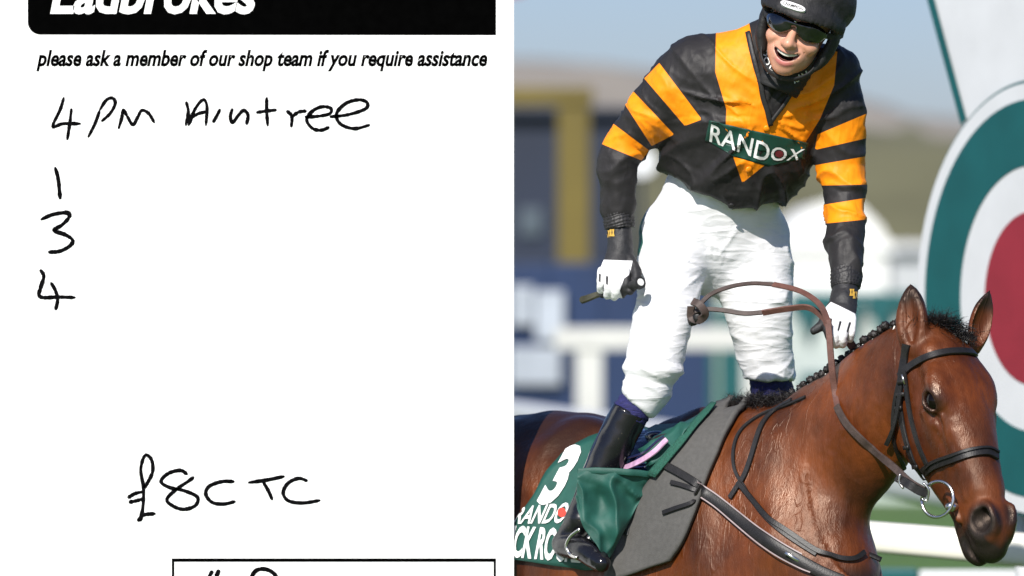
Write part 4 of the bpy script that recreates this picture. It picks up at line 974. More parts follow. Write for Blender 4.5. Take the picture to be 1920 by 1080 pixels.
boot('boot', LFOOT[1:] + [H(-.31, .34, 1.17)], [.047, .044, .038, .036], [H(-.36, .34, 1.16), H(-.28, .345, 1.14), H(-.17, .35, 1.13)], [.033, .031, .024], LFOOT[1], LFOOT[1] - LFOOT[2], LFOOT[3] - np.array([.25, .25, .18]), LFOOT[1] + np.array([.25, .15, .12]))
# gloves
def glove(h, wrist, wr, poly, lo, hi, slits):
    G = Grid(axis((lo[0], hi[0], .0027)), axis((lo[1], hi[1], .0030)), axis((lo[2], hi[2], .0027)))
    hand(G, h, 0.0); G.chain(wrist, wr, k=.008, n=3)
    V, F = G.mesh(1); N_ = normals(V, F); V = V + N_*(.0009*vn(V*110, 141))[:, None]
    px, py = px_of(V); wsd = np.minimum(poly_sd(px, py, poly), np.where(N_[:, 1] < .25, 9, -9))
    for a in slits: wsd = np.minimum(wsd, -poly_sd(px, py, a))
    return mesh_obj('glove', V, F, M['glove'], person, attrs={'white': wsd}), bvh_of(V, F)
rglove, RGB_ = glove(RH, [P(1161, 424, -.052), P(1163, 448, -.058), P(1163, 470, -.066)], [.031, .0315, .032], [(1105, 486), (1186, 489), (1182, 508), (1174, 528), (1178, 575), (1100, 575)], P(1105, 590, 0) + np.array([0, -.19, 0]), P(1215, 415, 0) + np.array([0, .02, 0]),
                [[(1123, 512), (1127, 514), (1126, 530), (1122, 527)], [(1136, 517), (1141, 518), (1140, 535), (1136, 533)], [(1170, 522), (1180, 515), (1190, 560), (1168, 562), (1162, 545)]])
lglove, LGB_ = glove(LH, [P(1586, 536, -.232), P(1584, 552, -.245), P(1582, 566, -.262)], [.0315, .032, .032], [(1546, 578), (1558, 566), (1612, 592), (1618, 640), (1580, 660), (1553, 648), (1550, 625), (1549, 600)], P(1510, 660, -.3) + np.array([0, -.10, 0]), P(1622, 528, -.3) + np.array([0, .13, 0]),
                [[(1574, 602), (1579, 602), (1573, 621), (1570, 620)], [(1592, 604), (1597, 604), (1590, 624), (1587, 622)], [(1553, 596), (1561, 597), (1559, 608), (1554, 609)]])
# gold crest on each wrist strap
for b_, gl_, pts in ((RGB_, rglove, [(1140, 438), (1148, 436)]), (LGB_, lglove, [(1597, 548), (1603, 553)])):
    for k, c in enumerate(((pts[0]), (pts[1]))):
        for dx in (-2.2, 2.2):
            cc_ = [drape([b_], c[0]+dx+a, c[1]+e*(1 if k == 0 else 1), .0012)[0] for a, e in ((-2, -6), (2, -6), (1, 0), (2.4, 7), (-2.4, 7), (-1, 0))]
            mesh_obj('wrist_crest', np.array(cc_), [(0, 1, 2, 3, 4, 5)], M['gold'], gl_, smooth=False)
# neck scarf
scarf = ribbed('neck_scarf', np.array([P(1452, 168, -.20), P(1464, 140, -.20), P(1480, 112, -.20), P(1492, 88, -.205)]), [.060, .066, .067, .064], M['black_matt'], .002, 10)
SB_ = bvh_of([v.co for v in scarf.data.vertices], [tuple(p.vertices) for p in scarf.data.polygons])
# stand-up collar of the silks
mb = MB(); q = cat([P(1404, 62, -.17), P(1412, 100, -.225), P(1424, 150, -.262), P(1436, 198, -.262), P(1444, 234, -.245)], 6)
q2 = []; nr = []
for i, p in enumerate(q):
    x_, y_ = px_of(p); a_, n_ = drape([JB], x_, y_, .002, -.2); q2.append(a_ + n_*.003); nr.append(n_)
ribbon(mb, smooth_rows(q2, 3), smooth_rows(nr, 3), .013, .005); mb.build('collar', M['black_nylon'], jacket, smooth=True)
mb = MB(); q2 = []; nr = []
for x_, y_ in cat([(1546, 100), (1516, 142), (1478, 192), (1446, 236)], 6):
    a_, n_ = drape([JB], x_-4, y_-4, .002, -.2); q2.append(a_ + n_*.003); nr.append(n_)
ribbon(mb, smooth_rows(q2, 3), smooth_rows(nr, 3), .010, .004); mb.build('collar', M['black_nylon'], jacket, smooth=True)
# helmet: silk-covered skull cap with peak, ear pads, badge
HW = [.110, .130, .112]
G = Grid(axis((JC[0]-.20, JC[0]+.24, .0038)), axis((JC[1]-.22, JC[1]+.20, .0042)), axis((JC[2]-.18, JC[2]+.24, .0038)))
G.ell(JL(-.002, -.014, .080), HW, JM, k=.01)
G.ell(JL(-.004, -.022, .072), (.117, .126, .082), JM, k=.03)
G.plane(JL(0, 0, .034), -ez + ey*.10, k=.006)
G.sweep([JL(-.100, .030, .034), JL(-.080, .086, .048), JL(-.040, .116, .054), JL(0, .126, .056), JL(.040, .118, .054), JL(.082, .088, .046), JL(.108, .030, .028)], [(.018, .007), (.024, .008), (.030, .009), (.032, .010), (.030, .009), (.024, .008), (.016, .007)], ez*.75 - ey*.55, k=.014, n=4)
for s in (-1, 1):
    G.sweep([JL(.086*s, -.005, .03), JL(.088*s, .002, -.015), JL(.082*s, .010, -.055), JL(.070*s, .022, -.085)], [(.040, .016), (.036, .017), (.028, .016), (.014, .010)], ey, k=.015, n=4)
G.ell(JL(0, -.005, .01), (.082, .106, .105), JM, k=.006, op='sub')
V, F = G.mesh(1); del G
N_ = normals(V, F); rel = V - JC; lx, ly, lz = rel @ ex, rel @ ey, rel @ ez
clothm = np.clip((lz - .045)/.03, 0, 1)*np.clip((.09 - ly)/.04, 0, 1)
V = V + N_*(clothm*.006*(ridged(np.column_stack([np.arctan2(lz-.03, lx)*2.2, ly*14, lx*5]), 151, 2.5) - .5) + .0012*vn(V*70, 153))[:, None]
M['cap_silk'] = mat('black_cap_cover', (.016, .0155, .016), .58, var=.35, scale=60, bump=.3, bscale=200, spec=.35)
helmet = mesh_obj('helmet', V, F, M['cap_silk'], person); HeB = bvh_of(V, F)
# badge on the peak
c0, bnrm = drape([HeB], 1487, 13, .0, -.38); bnrm = bnrm*.5 + ey*.4 + ez*.25; bnrm /= np.linalg.norm(bnrm)
bu = ex - bnrm*(ex @ bnrm); bu = bu*.985 - np.cross(bnrm, bu)*(.06 if np.cross(bnrm, bu)[2] > 0 else -.06); bu /= np.linalg.norm(bu); bw = np.cross(bnrm, bu); bw = bw if bw[2] > 0 else -bw
V = [c0 + bnrm*.0055 + bu*.033*np.sign(math.cos(t_))*abs(math.cos(t_))**.6 + bw*.0088*math.sin(t_) for t_ in np.linspace(0, 2*math.pi, 33)[:-1]]
V2 = [v - bnrm*.012 for v in V]; mb = MB(); mb.add(V + V2, [tuple(range(32))] + [(k, (k+1) % 32, 32+(k+1) % 32, 32+k) for k in range(32)]); mb.build('badge', M['white_print'], helmet)
Vt, Ft = text_mesh('CHAMPION', 1.0, bold=.015); wv_ = Vt[:, 0].max()
mesh_obj('badge_lettering', np.array([c0 + bnrm*.0062 + bu*.054*(x/wv_ - .5) + bw*(y - .35)*.0125 for x, y in Vt]), Ft, M['ink'], helmet, smooth=False)
# goggles
G = Grid(axis((JC[0]-.12, JC[0]+.12, .0030)), axis((JC[1]-.15, JC[1]+.06, .0030)), axis((JC[2]-.08, JC[2]+.09, .0030)))
for s in (-1, 1):
    G.sweep([JL(.012*s, .100, .006), JL(.036*s, .094, .003), JL(.060*s, .076, .002), JL(.072*s, .058, .004)], [(.017, .008), (.0255, .009), (.022, .009), (.012, .008)], ez, k=.004, n=4)
G.chain([JL(-.02, .100, .014), JL(0, .106, .014), JL(.02, .100, .014)], [.008, .007, .008], k=.006)
V, F = G.mesh(2); del G
goggles = mesh_obj('goggles', V, F, M['lens'], person)
for s in (-1, 1):
    mb = MB(); pts = [JL(.070*s, .060, .006), JL(.086*s, .040, .006), JL(.100*s, .010, .008), JL(.104*s, -.03, .012)]
    q = cat(pts, 5); ribbon(mb, q, [(ex*s*.8 + ey*.5)]*len(q), .016, .003); mb.build('goggle_strap', M['black_matt'], goggles, smooth=True)
    V, F = sphere_mesh(JL(.071*s, .066, .010), (.004, .004, .006), 10, 8, JM); mesh_obj('goggle_clip', V, F, M['metal'], goggles)
V, F = sphere_mesh(JL(.0, .110, .020), (.004, .0025, .0025), 10, 8, JM); mesh_obj('goggle_clip', V, F, M['metal'], goggles)
# chin strap
for s in (-1, 1):
    mb = MB(); q = cat([JL(.078*s, .024, -.06), JL(.064*s, .036, -.098), JL(.035*s, .052, -.122), JL(0, .058, -.130)], 6); ribbon(mb, q, [ex*s*.6 + ey*.5 - ez*.3]*len(q), .014, .003); mb.build('chin_strap', M['black_matt'], helmet, smooth=True)
# banner with lettering on the chest
def patch_on(name, quad, bv, lift, m, parent, nu=30, nv=8, th=.0025, fb=-.2, it=1):
    (ax_, ay_), (bx, by), (cx_, cy_), (dx_, dy_) = quad; Vs = []; Ns = []
    for j in range(nv+1):
        for i in range(nu+1):
            u, v = i/nu, j/nv
            x = (ax_*(1-u)+bx*u)*(1-v) + (dx_*(1-u)+cx_*u)*v; y = (ay_*(1-u)+by*u)*(1-v) + (dy_*(1-u)+cy_*u)*v
            p, n_ = drape(bv, x, y, lift, fb); Vs.append(p); Ns.append(n_)
    A = np.array(Vs).reshape(nv+1, nu+1, 3)
    for _ in range(it):
        B = A.copy(); B[1:-1, 1:-1] = .4*A[1:-1, 1:-1] + .15*(A[:-2, 1:-1]+A[2:, 1:-1]+A[1:-1, :-2]+A[1:-1, 2:]); A = B
    A = A.reshape(-1, 3)
    F = [(j*(nu+1)+i, (j+1)*(nu+1)+i, (j+1)*(nu+1)+i+1, j*(nu+1)+i+1) for j in range(nv) for i in range(nu)]
    if normals(A, np.array(F))[:, 1].mean() > 0: F = [f[::-1] for f in F]
    o = mesh_obj(name, A, F, m, parent); s = o.modifiers.new('thickness', 'SOLIDIFY'); s.thickness = th; s.offset = -1
    return o, bvh_of(A, F)
def letters(name, txt, quad, bv, lift, m, parent, bold=.02, sub=3, spacing=1.0, asc=.72, shear=0.0, fb=-.2):
    """lettering laid between the four corners (top-left, top-right, bottom-right, bottom-left) and pressed on a surface"""
    V, F = text_mesh(txt, 1.0, bold=bold, sub=sub, spacing=spacing, shear=shear); V = V - V.min(0)*np.array([1, 0]); w = V[:, 0].max()
    (ax_, ay_), (bx, by), (cx_, cy_), (dx_, dy_) = quad; out = []
    for x0, y0 in V:
        u, v = x0/w, 1 - y0/asc
        x = (ax_*(1-u)+bx*u)*(1-v) + (dx_*(1-u)+cx_*u)*v; y = (ay_*(1-u)+by*u)*(1-v) + (dy_*(1-u)+cy_*u)*v
        out.append(drape(bv, x, y, lift, fb)[0])
    return mesh_obj(name, np.array(out), F, m, parent, smooth=False)
letters('scarf_lettering', 'DOX', [(1440, 92), (1450, 136), (1440, 139), (1429, 95)], [SB_], .003, M['white_print'], scarf, .01, 1)
letters('scarf_lettering', 'RAN', [(1484, 146), (1510, 132), (1514, 141), (1489, 156)], [SB_], .003, M['white_print'], scarf, .01, 1)
ban, BnB = patch_on('chest_banner', [(1330, 226), (1516, 268), (1508, 298), (1322, 264)], [JB], .0016, M['dark_green'], jacket, 44, 10, .0012)
mid = [(1333, 232), (1506, 276), (1500, 303), (1327, 262)]
ban2, BnB2 = patch_on('chest_banner', [(1322, 262), (1508, 296), (1440, 312), (1378, 294)], [JB], .0010, M['dark_green'], jacket, 30, 6, .0008)
letters('chest_lettering', 'RAND', [(1334, 231), (1446, 270), (1439, 304), (1330, 264)], [BnB, BnB2, JB], .0016, M['white_print'], jacket, .012)
letters('chest_lettering', 'O', [(1448, 272), (1478, 279), (1472, 301), (1443, 300)], [BnB, BnB2, JB], .0016, M['white_print'], jacket, .010)
letters('chest_lettering', 'X', [(1481, 278), (1510, 279), (1497, 299), (1474, 300)], [BnB, BnB2, JB], .0016, M['white_print'], jacket, .010)
V = []
for k in range(20):
    t_ = 2*math.pi*k/20; V.append(drape([BnB, BnB2, JB], 1460.5 + 8*math.cos(t_), 288 + 6.5*math.sin(t_), .0022, -.2)[0])
mesh_obj('chest_lettering', np.array(V), [tuple(range(20))], M['wine'], jacket, smooth=False)
for (x, y) in ((1437, 240), (1403, 317), (1371, 385)):
    c, n_ = drape([JB], x, y, .003, -.2); u = np.cross(n_, (0, 0, 1)); u /= np.linalg.norm(u); w = np.cross(u, n_)
    V, F = sphere_mesh(c, (.0085, .0085, .003), 16, 8, [u, w, n_]); mesh_obj('button', V, F, M['black_nylon'] if y > 350 else mat('orange_button', ORANGE, .4), jacket)
# whip in the right hand
whip = empty('riding_whip', P(1160, 545, -.10)); tag(whip, 'short black padded riding whip held in the jockey\'s right hand', 'whip')
mb = MB(); mb.tube([P(1199, 530, -.165), P(1188, 534, -.145), P(1160, 544, -.10), P(1128, 552, -.05)], [.0125, .0118, .011, .010], 16); mb.build('handle', M['black_matt'], whip, smooth=True, sharp=50)
bd = P(1199, 530, -.165) - P(1188, 534, -.145); bd /= np.linalg.norm(bd); c = P(1199, 530, -.165)
mb = MB(); mb.tube([c - bd*.006, c + bd*.005], [.0165, .0160], 22); mb.build('butt_cap', M['black_matt'], whip, smooth=True, sharp=40)
mb = MB(); mb.tube([c + bd*.005, c + bd*.0068], [.0095, .0090], 20); mb.build('butt_disc', M['white_print'], whip, smooth=True, sharp=40)
M['whip_flap'] = mat('olive_black_leather', (.035, .034, .018), .25, var=.3, scale=30)
mb = MB(); q = cat([P(1142, 549, -.055), P(1120, 554, -.03), P(1100, 561, -.012), P(1088, 564, -.006)], 5); ribbon(mb, q, [np.array([.2, -.8, .5])]*len(q), list(np.linspace(.016, .021, len(q)-2)) + [.018, .008], .006); mb.build('flap', M['whip_flap'], whip, smooth=True, sharp=40)

# ------------------------------------------------------------------ tack
M['leather'] = mat('black_leather', (.010, .009, .009), .46, var=.3, scale=60, bump=.15, bscale=260, spec=.4)
M['rein_rubber'] = mat('brown_rubber_grip', (.115, .048, .036), .6, var=.2, scale=60, bump=.5, bscale=420)
M['rein_dark'] = mat('dark_brown_leather', (.050, .032, .027), .62, var=.3, scale=60, bump=.2, bscale=260)
M['pad'] = mat('grey_rubber_pad', (.075, .072, .068), .8, var=.12, scale=90, bump=.35, bscale=500)
M['pad_edge'] = mat('black_piped_edge', (.03, .03, .029), .6, var=.6, scale=120, bump=.5, bscale=500)
M['saddle'] = mat('navy_saddle', (.010, .014, .05), .2, var=.2, scale=30, coat=.4)
M['lilac'] = mat('lilac_webbing', (.50, .30, .45), .6, var=.25, scale=60)
M['mesh_green'] = mat('green_mesh', (.010, .085, .056), .7, var=.4, scale=300, bump=.8, bscale=500)
def coons(top, bottom, nu, nv):
    """photo-pixel grid between an upper and a lower curve, both left to right"""
    t = cat(top, 20); b = cat(bottom, 20); ti = np.linspace(0, len(t)-1, nu+1); bi = np.linspace(0, len(b)-1, nu+1)
    T = np.array([[np.interp(i, range(len(t)), t[:, k]) for k in (0, 1)] for i in ti]); B = np.array([[np.interp(i, range(len(b)), b[:, k]) for k in (0, 1)] for i in bi])
    return [[T[i]*(1-j/nv) + B[i]*(j/nv) for i in range(nu+1)] for j in range(nv+1)]
def cloth(name, grid, bv, lift, m, parent, th=.004, it=3, fb=.1, wave=0.0, seed=0):
    nv = len(grid)-1; nu = len(grid[0])-1; A = np.zeros((nv+1, nu+1, 3)); Nn = np.zeros_like(A)
    for j in range(nv+1):
        for i in range(nu+1): A[j, i], Nn[j, i] = drape(bv, grid[j][i][0], grid[j][i][1], lift, fb)
    for _ in range(it):
        B = A.copy(); B[1:-1, 1:-1] = .4*A[1:-1, 1:-1] + .15*(A[:-2, 1:-1]+A[2:, 1:-1]+A[1:-1, :-2]+A[1:-1, 2:]); A = B
    if wave:
        f = A.reshape(-1, 3); A = (f + Nn.reshape(-1, 3)*(wave*(ridged(f*np.array([13, 13, 5]), seed) - .4))[:, None]).reshape(A.shape)
    A = A.reshape(-1, 3); F = [(j*(nu+1)+i, (j+1)*(nu+1)+i, (j+1)*(nu+1)+i+1, j*(nu+1)+i+1) for j in range(nv) for i in range(nu)]
    if normals(A, np.array(F))[:, 1].mean() > 0: F = [f[::-1] for f in F]
    o = mesh_obj(name, A, F, m, parent); s = o.modifiers.new('thickness', 'SOLIDIFY'); s.thickness = th; s.offset = -1
    return o, bvh_of(A, F)
# saddle cloth with number, under the grey pad
sc = empty('saddle_cloth', H(-.35, 0, 0)); tag(sc, 'green race-day saddle cloth with a white number three over the horse\'s flank', 'saddle cloth')
cl_o, CB = cloth('cloth', coons([(905, 1010), (960, 992), (1000, 940), (1035, 880), (1100, 826), (1210, 806), (1330, 792)], [(905, 1040), (950, 1046), (1010, 1056), (1070, 1064), (1110, 1070), (1180, 1060), (1260, 985)], 46, 18), [HB], .012, M['green_cloth'], sc, wave=.006, seed=161)
letters('number', '3', [(1060, 842), (1098, 839), (1046, 940), (1008, 940)], [CB], .004, M['white_print'], cl_o, .045, 2, asc=.70, fb=.1)
letters('cloth_lettering', 'RANDOX', [(978, 950), (1094, 940), (1078, 980), (962, 982)], [CB], .004, M['white_print'], cl_o, .02, 2, fb=.1)
V = [drape([CB], 1056 + 8*math.cos(2*math.pi*k/18), 962 + 9*math.sin(2*math.pi*k/18), .006, .1)[0] for k in range(18)]
mesh_obj('cloth_lettering', np.array(V), [tuple(range(18))], M['red_print'], cl_o, smooth=False)
letters('cloth_lettering', 'NICK ROCKETT', [(946, 984), (1130, 996), (1122, 1056), (934, 1040)], [CB], .004, M['white_print'], cl_o, .03, 2, spacing=.95, fb=.1)
# grey pad
pd = empty('saddle_pad', H(-.2, 0, 0)); tag(pd, 'grey rubber saddle pad with a black edge lying in front of the green cloth', 'saddle pad')
o, PB = cloth('pad', coons([(1350, 766), (1292, 828), (1240, 886), (1190, 960), (1160, 1025), (1136, 1096)], [(1404, 750), (1366, 820), (1330, 900), (1308, 965), (1284, 1020), (1264, 1052)], 36, 14), [HB], .022, M['pad'], pd, th=.014)
strap('front_binding', [(1397, 757), (1360, 822), (1324, 900), (1302, 963), (1279, 1014), (1262, 1044)], [PB], .016, .003, M['pad_edge'], pd, off=.001, fallback=.0)
# folded-over flap of the cloth, hanging over the boot
fl = []
TOPc = cat([(1083, 876, -.150), (1120, 876, -.160), (1170, 880, -.165), (1215, 884, -.14), (1243, 878, -.10)], 8); BOTc = cat([(1080, 935, -.150), (1092, 985, -.175), (1118, 1022, -.185), (1143, 1046, -.165), (1168, 990, -.12)], 8)
TOPc = cat(TOPc[::4], 8); BOTc = cat(BOTc[::4], 8); nu, nv = len(TOPc)-1, 34; A = np.zeros((nv+1, nu+1, 3))
for j in range(nv+1):
    for i in range(nu+1):
        c = TOPc[i]*(1-j/nv) + BOTc[i]*(j/nv); u = i/nu; v = j/nv
        q_ = np.array([[u*3.2 + v*1.5, v*1.6 - u*2.1, 2.7]]); q2_ = np.array([[u*2.0 - v*3.6, (u + v)*1.2, 5.1]])
        fold = (.050*(abs(vn(q_, 5)[0]) - .3) + .040*(abs(vn(q2_, 9)[0])-.3))*min(1, v*3.5)*(.6 + .6*u) - .012*math.sin(math.pi*v)
        A[j, i] = P(c[0], c[1], c[2] + fold)
A2 = A.reshape(-1, 3); A2 = A2 + np.column_stack([0*A2[:, 0], .006*fbm(A2*22, 171, 2), .004*vn(A2*18, 173)])
F = [(j*(nu+1)+i, (j+1)*(nu+1)+i, (j+1)*(nu+1)+i+1, j*(nu+1)+i+1) for j in range(nv) for i in range(nu)]
o = mesh_obj('folded_flap', A2, F, M['green_cloth'], sc); s_m = o.modifiers.new('thickness', 'SOLIDIFY'); s_m.thickness = .003
ss = o.modifiers.new('sub', 'SUBSURF'); ss.levels = 1; ss.render_levels = 1
hm = A[0] + np.array([0, -.003, -.006]); mb = MB(); ribbon(mb, A2[:nu+1] + np.array([0, -.002, -.008]), [np.array([0, -1, 0])]*(nu+1), .016, .003); mb.build('flap_hem', M['green_cloth'], sc, smooth=True)
# bunched cloth above the pad's rear edge and mesh strip
cloth('bunched_cloth', coons([(1215, 850), (1262, 822), (1312, 795), (1338, 778)], [(1236, 880), (1272, 846), (1312, 808), (1346, 780)], 20, 6), [HB], .030, M['green_cloth'], sc, wave=.016, seed=181)
cloth('mesh_strip', coons([(1228, 896), (1270, 846), (1312, 806), (1346, 774)], [(1244, 900), (1284, 850), (1322, 810), (1352, 776)], 18, 4), [HB], .034, M['mesh_green'], sc)
# saddle with stirrup
sd_ = empty('racing_saddle', H(-.3, 0, 1.53)); tag(sd_, 'small navy racing saddle almost hidden behind the jockey\'s boot', 'saddle')
G = Grid(axis((.15, .52, .005)), axis((-.15, .45, .006)), axis((1.38, 1.66, .005)))
G.sweep([H(-.40, 0, 1.548), H(-.34, 0, 1.540), H(-.26, 0, 1.535), H(-.18, 0, 1.552), H(-.13, 0, 1.572)], [(.085, .014), (.09, .016), (.08, .018), (.06, .020), (.045, .016)], LF, k=.01, n=4)
for s in (-1, 1): G.sweep([H(-.22, .06*s, 1.548), H(-.2, .15*s, 1.52), H(-.18, .22*s, 1.45)], [(.085, .012), (.09, .010), (.07, .008)], HD, k=.01, n=4)
V, F = G.mesh(2); del G
mesh_obj('seat', V, F, M['saddle'], sd_)
V, F = sphere_mesh(P(1232, 818, -.03), (.040, .018, .014), 20, 12, [HD, LF, np.array([0, 0, 1.])]); mesh_obj('pommel_roll', V, F, M['saddle'], sd_)
strap('girth_strap', [(1262, 838), (1236, 858), (1205, 878), (1170, 896)], [CB, HB], .016, .004, M['lilac'], sd_, off=.032, fallback=.0)
strap('girth_edge', [(1258, 834), (1230, 853), (1198, 872)], [CB, HB], .006, .004, M['saddle'], sd_, off=.036, fallback=.0)
mb = MB(); q = cat([P(1088, 992, -.135), P(1070, 1006, -.115), P(1062, 1024, -.105), P(1070, 1040, -.115), P(1082, 1046, -.14)], 6); mb.tube(q, .0048, 8); mb.build('stirrup_iron', M['metal'], sd_, smooth=True)
strap('stirrup_leather', [(1190, 850), (1150, 905), (1110, 965), (1088, 992)], [CB, HB], .016, .003, M['leather'], sd_, off=.02)

# breastplate: wide black strap from the pad to the chest with thin straps
bp_ = empty('breastplate', H(.1, 0, 0)); tag(bp_, 'black leather breastplate strap crossing the horse\'s shoulder', 'breastplate')
SV = [HB, PB]
strap('neck_strap', [(1308, 918), (1350, 945), (1400, 985), (1450, 1022), (1500, 1052), (1545, 1076), (1580, 1090)], SV, .031, .005, M['leather'], bp_, off=.006, fallback=-.2)
M['edge_light'] = mat('light_stitching', (.30, .24, .24), .5)
strap('strap_edge', [(1312, 907), (1354, 934), (1404, 973), (1454, 1010), (1505, 1041)], SV, .0035, .0015, M['edge_light'], bp_, off=.0125, fallback=-.2)
strap('strap_edge', [(1312, 931), (1348, 956), (1397, 997), (1447, 1034), (1498, 1064), (1520, 1074)], SV, .0035, .0015, M['edge_light'], bp_, off=.0125, fallback=-.2)
strap('girth_tab', [(1236, 866), (1262, 880), (1290, 896), (1320, 916)], SV, .020, .005, M['leather'], bp_, off=.004)
strap('loose_tab', [(1260, 905), (1285, 912), (1322, 926)], SV, .012, .004, M['leather'], bp_, off=.004)
strap('loose_tab', [(1245, 962), (1270, 953), (1298, 944), (1318, 930)], SV, .012, .004, M['leather'], bp_, off=.004)
c, n_ = drape(SV, 1316, 915, .012); mb = MB(); ribbon(mb, [c - HD*.014, c, c + HD*.014], [n_]*3, .034, .006); mb.build('buckle', M['leather'], bp_, smooth=True)
c, n_ = drape(SV, 1490, 1047, .0135, -.2); mb = MB(); ribbon(mb, [c + np.array([-.02, 0, .013]), c, c + np.array([.03, 0, -.017])], [n_]*3, .008, .002); mb.build('nameplate', M['metal'], bp_, smooth=True)
strap('thin_strap', [(1512, 746), (1470, 764), (1430, 778), (1392, 805), (1377, 840), (1378, 880), (1395, 910), (1420, 950), (1450, 985), (1490, 1015), (1530, 1040)], [HB], .009, .004, M['leather'], bp_, off=.003)
strap('wither_strap', [(1486, 752), (1452, 772), (1428, 800), (1412, 850), (1398, 890), (1384, 912), (1370, 934)], [HB], .014, .004, M['leather'], bp_, off=.004)
strap('thin_strap', [(1385, 905), (1420, 945), (1445, 975), (1475, 995), (1530, 1032), (1570, 1046), (1600, 1048), (1618, 1036)], [HB], .013, .005, M['leather'], bp_, off=.005, fallback=-.3)
mb = MB(); q = cat([P(1590, 1040, -.36), P(1612, 1036, -.37), P(1634, 1042, -.37), P(1652, 1050, -.37)], 5); ribbon(mb, q, [np.array([0, -.8, .6])]*len(q), .014, .004); mb.build('loose_tab', M['leather'], bp_, smooth=True)

# bridle with reins
br = empty('bridle', HL(.1, 0, -.3) * np.array([1, 1, 0])); tag(br, 'black leather bridle with steel ring bit and brown reins', 'bridle')
def band(name, a, tilt, width, thick, m, lift=.001, n=56, arc=(0, 360), cc=-.07):
    """strap right round the head in a plane across the nose axis; tilt raises it towards the forehead"""
    c0 = HL(a, 0, cc); pts = []; nr = []
    for k in range(n+1):
        t = R(arc[0] + (arc[1]-arc[0])*k/n); d = hs*math.cos(t) + hf_*math.sin(t); d = d + hn*tilt*math.sin(t); d /= np.linalg.norm(d)
        h = HB.ray_cast(Vector(c0 + d*.35), Vector(-d))
        if h[0] is None: continue
        pts.append(np.array(h[0]) + np.array(h[1])*lift); nr.append(np.array(h[1]))
    pts = smooth_rows(pts, 3); nr = smooth_rows(nr, 6); mb = MB(); ribbon(mb, pts, nr, width, thick)
    return mb.build(name, m, br, smooth=True, sharp=50)
def free(name, pts, width, thick, m, parent, nrm=(0, -1, .2), off=.004, n=7, it=1, bv=None):
    """strap through (px, py, depth) points; a depth of None rests on the horse"""
    P3 = []; N3 = []
    for a in pts:
        if a[2] is None: p, q = drape(bv or [HB], a[0], a[1], off, -.4)
        else: p, q = P(*a), np.array(nrm, float)
        P3.append(p); N3.append(q)
    Q = cat(np.column_stack([P3, N3]), n); mb = MB(); ribbon(mb, smooth_rows(Q[:, :3], it), Q[:, 3:], width, thick)
    return mb.build(name, m, parent, smooth=True, sharp=50)
strap('browband', [(1688, 706), (1704, 690), (1730, 674), (1765, 663), (1800, 660), (1826, 664), (1840, 674)], [HB], .019, .006, M['leather'], br, off=.003, fallback=-.45)
strap('headpiece', [(1700, 646), (1697, 670), (1692, 700)], [HB], .022, .005, M['leather'], br, off=.002, fallback=-.45)
strap('cheekpiece', [(1692, 700), (1688, 745), (1694, 790), (1706, 840), (1722, 880), (1738, 908)], [HB], .017, .005, M['leather'], br, off=.004, fallback=-.5)
strap('noseband_cheek', [(1698, 696), (1704, 740), (1712, 785), (1726, 835), (1742, 870)], [HB], .012, .005, M['leather'], br, off=.006, fallback=-.5)
strap('noseband', [(1734, 884), (1752, 872), (1785, 860), (1820, 849), (1850, 846), (1868, 856)], [HB], .024, .008, M['leather'], br, off=.002, fallback=-.6)
strap('noseband_ridge', [(1738, 878), (1756, 866), (1788, 854), (1822, 844), (1850, 841), (1866, 850)], [HB], .006, .006, M['leather'], br, off=.009, fallback=-.6)
strap('throat_lash', [(1690, 705), (1680, 750), (1676, 800), (1684, 850), (1700, 884)], [HB], .010, .004, M['leather'], br, off=.004, fallback=-.4)
strap('strap_end', [(1694, 740), (1690, 775), (1682, 805), (1664, 830)], [HB], .012, .004, M['leather'], br, off=.014, fallback=-.5)
for x, y, w in ((1694, 716, .016), (1690, 765, .017), (1693, 740, .02), (1722, 872, .017), (1706, 838, .016)):
    c, n_ = drape([HB], x, y, .010, -.5); mb = MB(); ribbon(mb, [c + np.array([-.001, 0, .005]), c, c + np.array([.001, 0, -.005])], [n_]*3, w + .006, .005); mb.build('keeper', M['leather'], br, smooth=True)
for x, y in ((1700, 712), (1727, 888)):
    c, n_ = drape([HB], x, y, .014, -.5); mb = MB(); mb.tube([c + np.array([-.004, 0, .012]), c + np.array([.003, -.002, -.012])], .0026, 8); mb.build('buckle', M['metal'], br, smooth=True)
# ring bit
bc, bn = drape([HB], 1778, 940, .010, -.7); bn = np.array([-.55, -.80, .15]); bn /= np.linalg.norm(bn); ru = np.cross(bn, (0, 0, 1)); ru /= np.linalg.norm(ru); rv = np.cross(ru, bn)
rc = P(1758, 936, bc[1] - .030)
mb = MB(); q = [rc + .044*(ru*math.cos(t) + rv*math.sin(t)) for t in np.linspace(0, 2*math.pi, 41)]; mb.tube(q, .0042, 8); mb.build('bit_ring', M['metal'], br, smooth=True)
V, F = sphere_mesh(P(1785, 950, bc[1] - .022), (.017, .012, .0125), 18, 12); mesh_obj('bit_cheek', V, F, M['metal'], br)
mb = MB(); mb.tube([P(1785, 950, bc[1] - .008), HL(.44, -.03, -.10), HL(.44, .06, -.10)], .008, 10); mb.build('bit_mouthpiece', M['metal'], br, smooth=True)
ring_near = (1736, 922, bc[1] - .030)
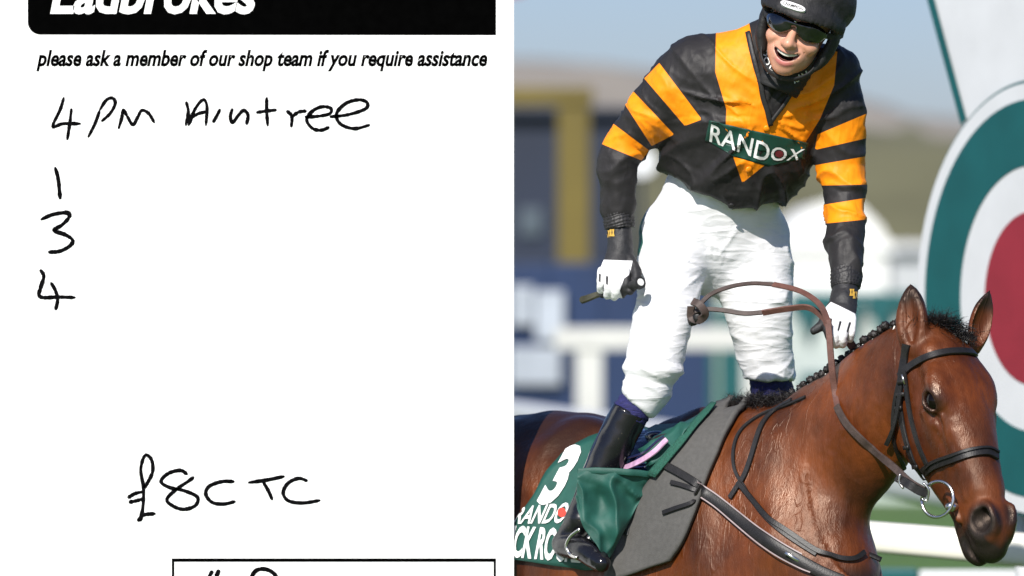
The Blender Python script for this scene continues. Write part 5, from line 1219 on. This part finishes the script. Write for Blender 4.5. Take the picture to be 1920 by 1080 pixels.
# reins
free('rein', [(1553, 600, -.362), (1556, 640, -.370), (1560, 690, -.372), (1566, 735, -.36), (1574, 764, None)], .0165, .004, M['rein_rubber'], br, nrm=(-.3, -.9, 0), off=.006)
free('rein_leather', [(1573, 762, None), (1590, 792, None), (1618, 822, None), (1645, 846, None), (1678, 878, -.575), (1706, 904, -.64), ring_near], .019, .005, M['rein_dark'], br, nrm=(-.4, -.85, .2), off=.008)
free('rein', [(1585, 630, -.300), (1600, 652, -.285), (1618, 674, -.265), (1640, 700, -.235)], .022, .005, M['rein_rubber'], br, nrm=(-.2, -.9, .3))
free('rein_leather', [(1640, 700, -.235), (1700, 770, -.28), (1760, 860, -.40), (1800, 940, -.58)], .019, .005, M['rein_dark'], br, nrm=(.6, .7, .2))
free('rein', [(1553, 606, -.360), (1540, 576, -.352), (1518, 556, -.330), (1490, 543, -.300), (1450, 534, -.270)], .017, .004, M['rein_rubber'], br, nrm=(.25, -.75, .6))
free('rein_leather', [(1450, 534, -.270), (1410, 532, -.250), (1370, 538, -.235), (1332, 553, -.225), (1306, 578, -.220)], .0125, .0035, M['rein_dark'], br, nrm=(.1, -.75, .65))
free('rein', [(1556, 616, -.352), (1540, 592, -.330), (1515, 576, -.310), (1480, 578, -.290), (1430, 586, -.265)], .0165, .004, M['rein_rubber'], br, nrm=(-.1, -.8, -.5))
free('rein_leather', [(1430, 586, -.265), (1395, 588, -.250), (1355, 582, -.240), (1325, 580, -.232), (1303, 584, -.225)], .0125, .0035, M['rein_dark'], br, nrm=(0, -.9, .4))
free('rein_knot', [(1300, 566, -.235), (1312, 572, -.250), (1322, 588, -.245), (1312, 600, -.225), (1296, 596, -.210), (1296, 574, -.215)], .020, .006, M['rein_dark'], br, nrm=(.1, -.95, .1))
for k, (x, y, z) in enumerate(((1308, 596, -.218), (1298, 600, -.205), (1316, 590, -.205))):
    V, F = sphere_mesh(P(x, y, z), (.013, .012, .014), 12, 8, jit=.25, seed=k); mesh_obj('rein_knot', V, F, M['leather'], br)
# rein buckle end at the bit
free('rein_buckle', [(1684, 896, -.60), (1704, 908, -.645), (1722, 919, bc[1] - .036), (1738, 926, bc[1] - .034)], .022, .007, M['leather'], br, nrm=(-.45, -.85, .2))
mb = MB(); q = cat([P(1688, 888, -.625), P(1686, 904, -.625), P(1694, 916, -.63)], 5); mb.tube(q, .0030, 8); mb.build('buckle', M['metal'], br, smooth=True)
mb = MB(); q = cat([P(1731, 905, bc[1]-.040), P(1741, 918, bc[1]-.044), P(1738, 938, bc[1]-.040), P(1728, 936, bc[1]-.038)], 5); mb.tube(q, .0032, 8); mb.build('buckle', M['metal'], br, smooth=True)
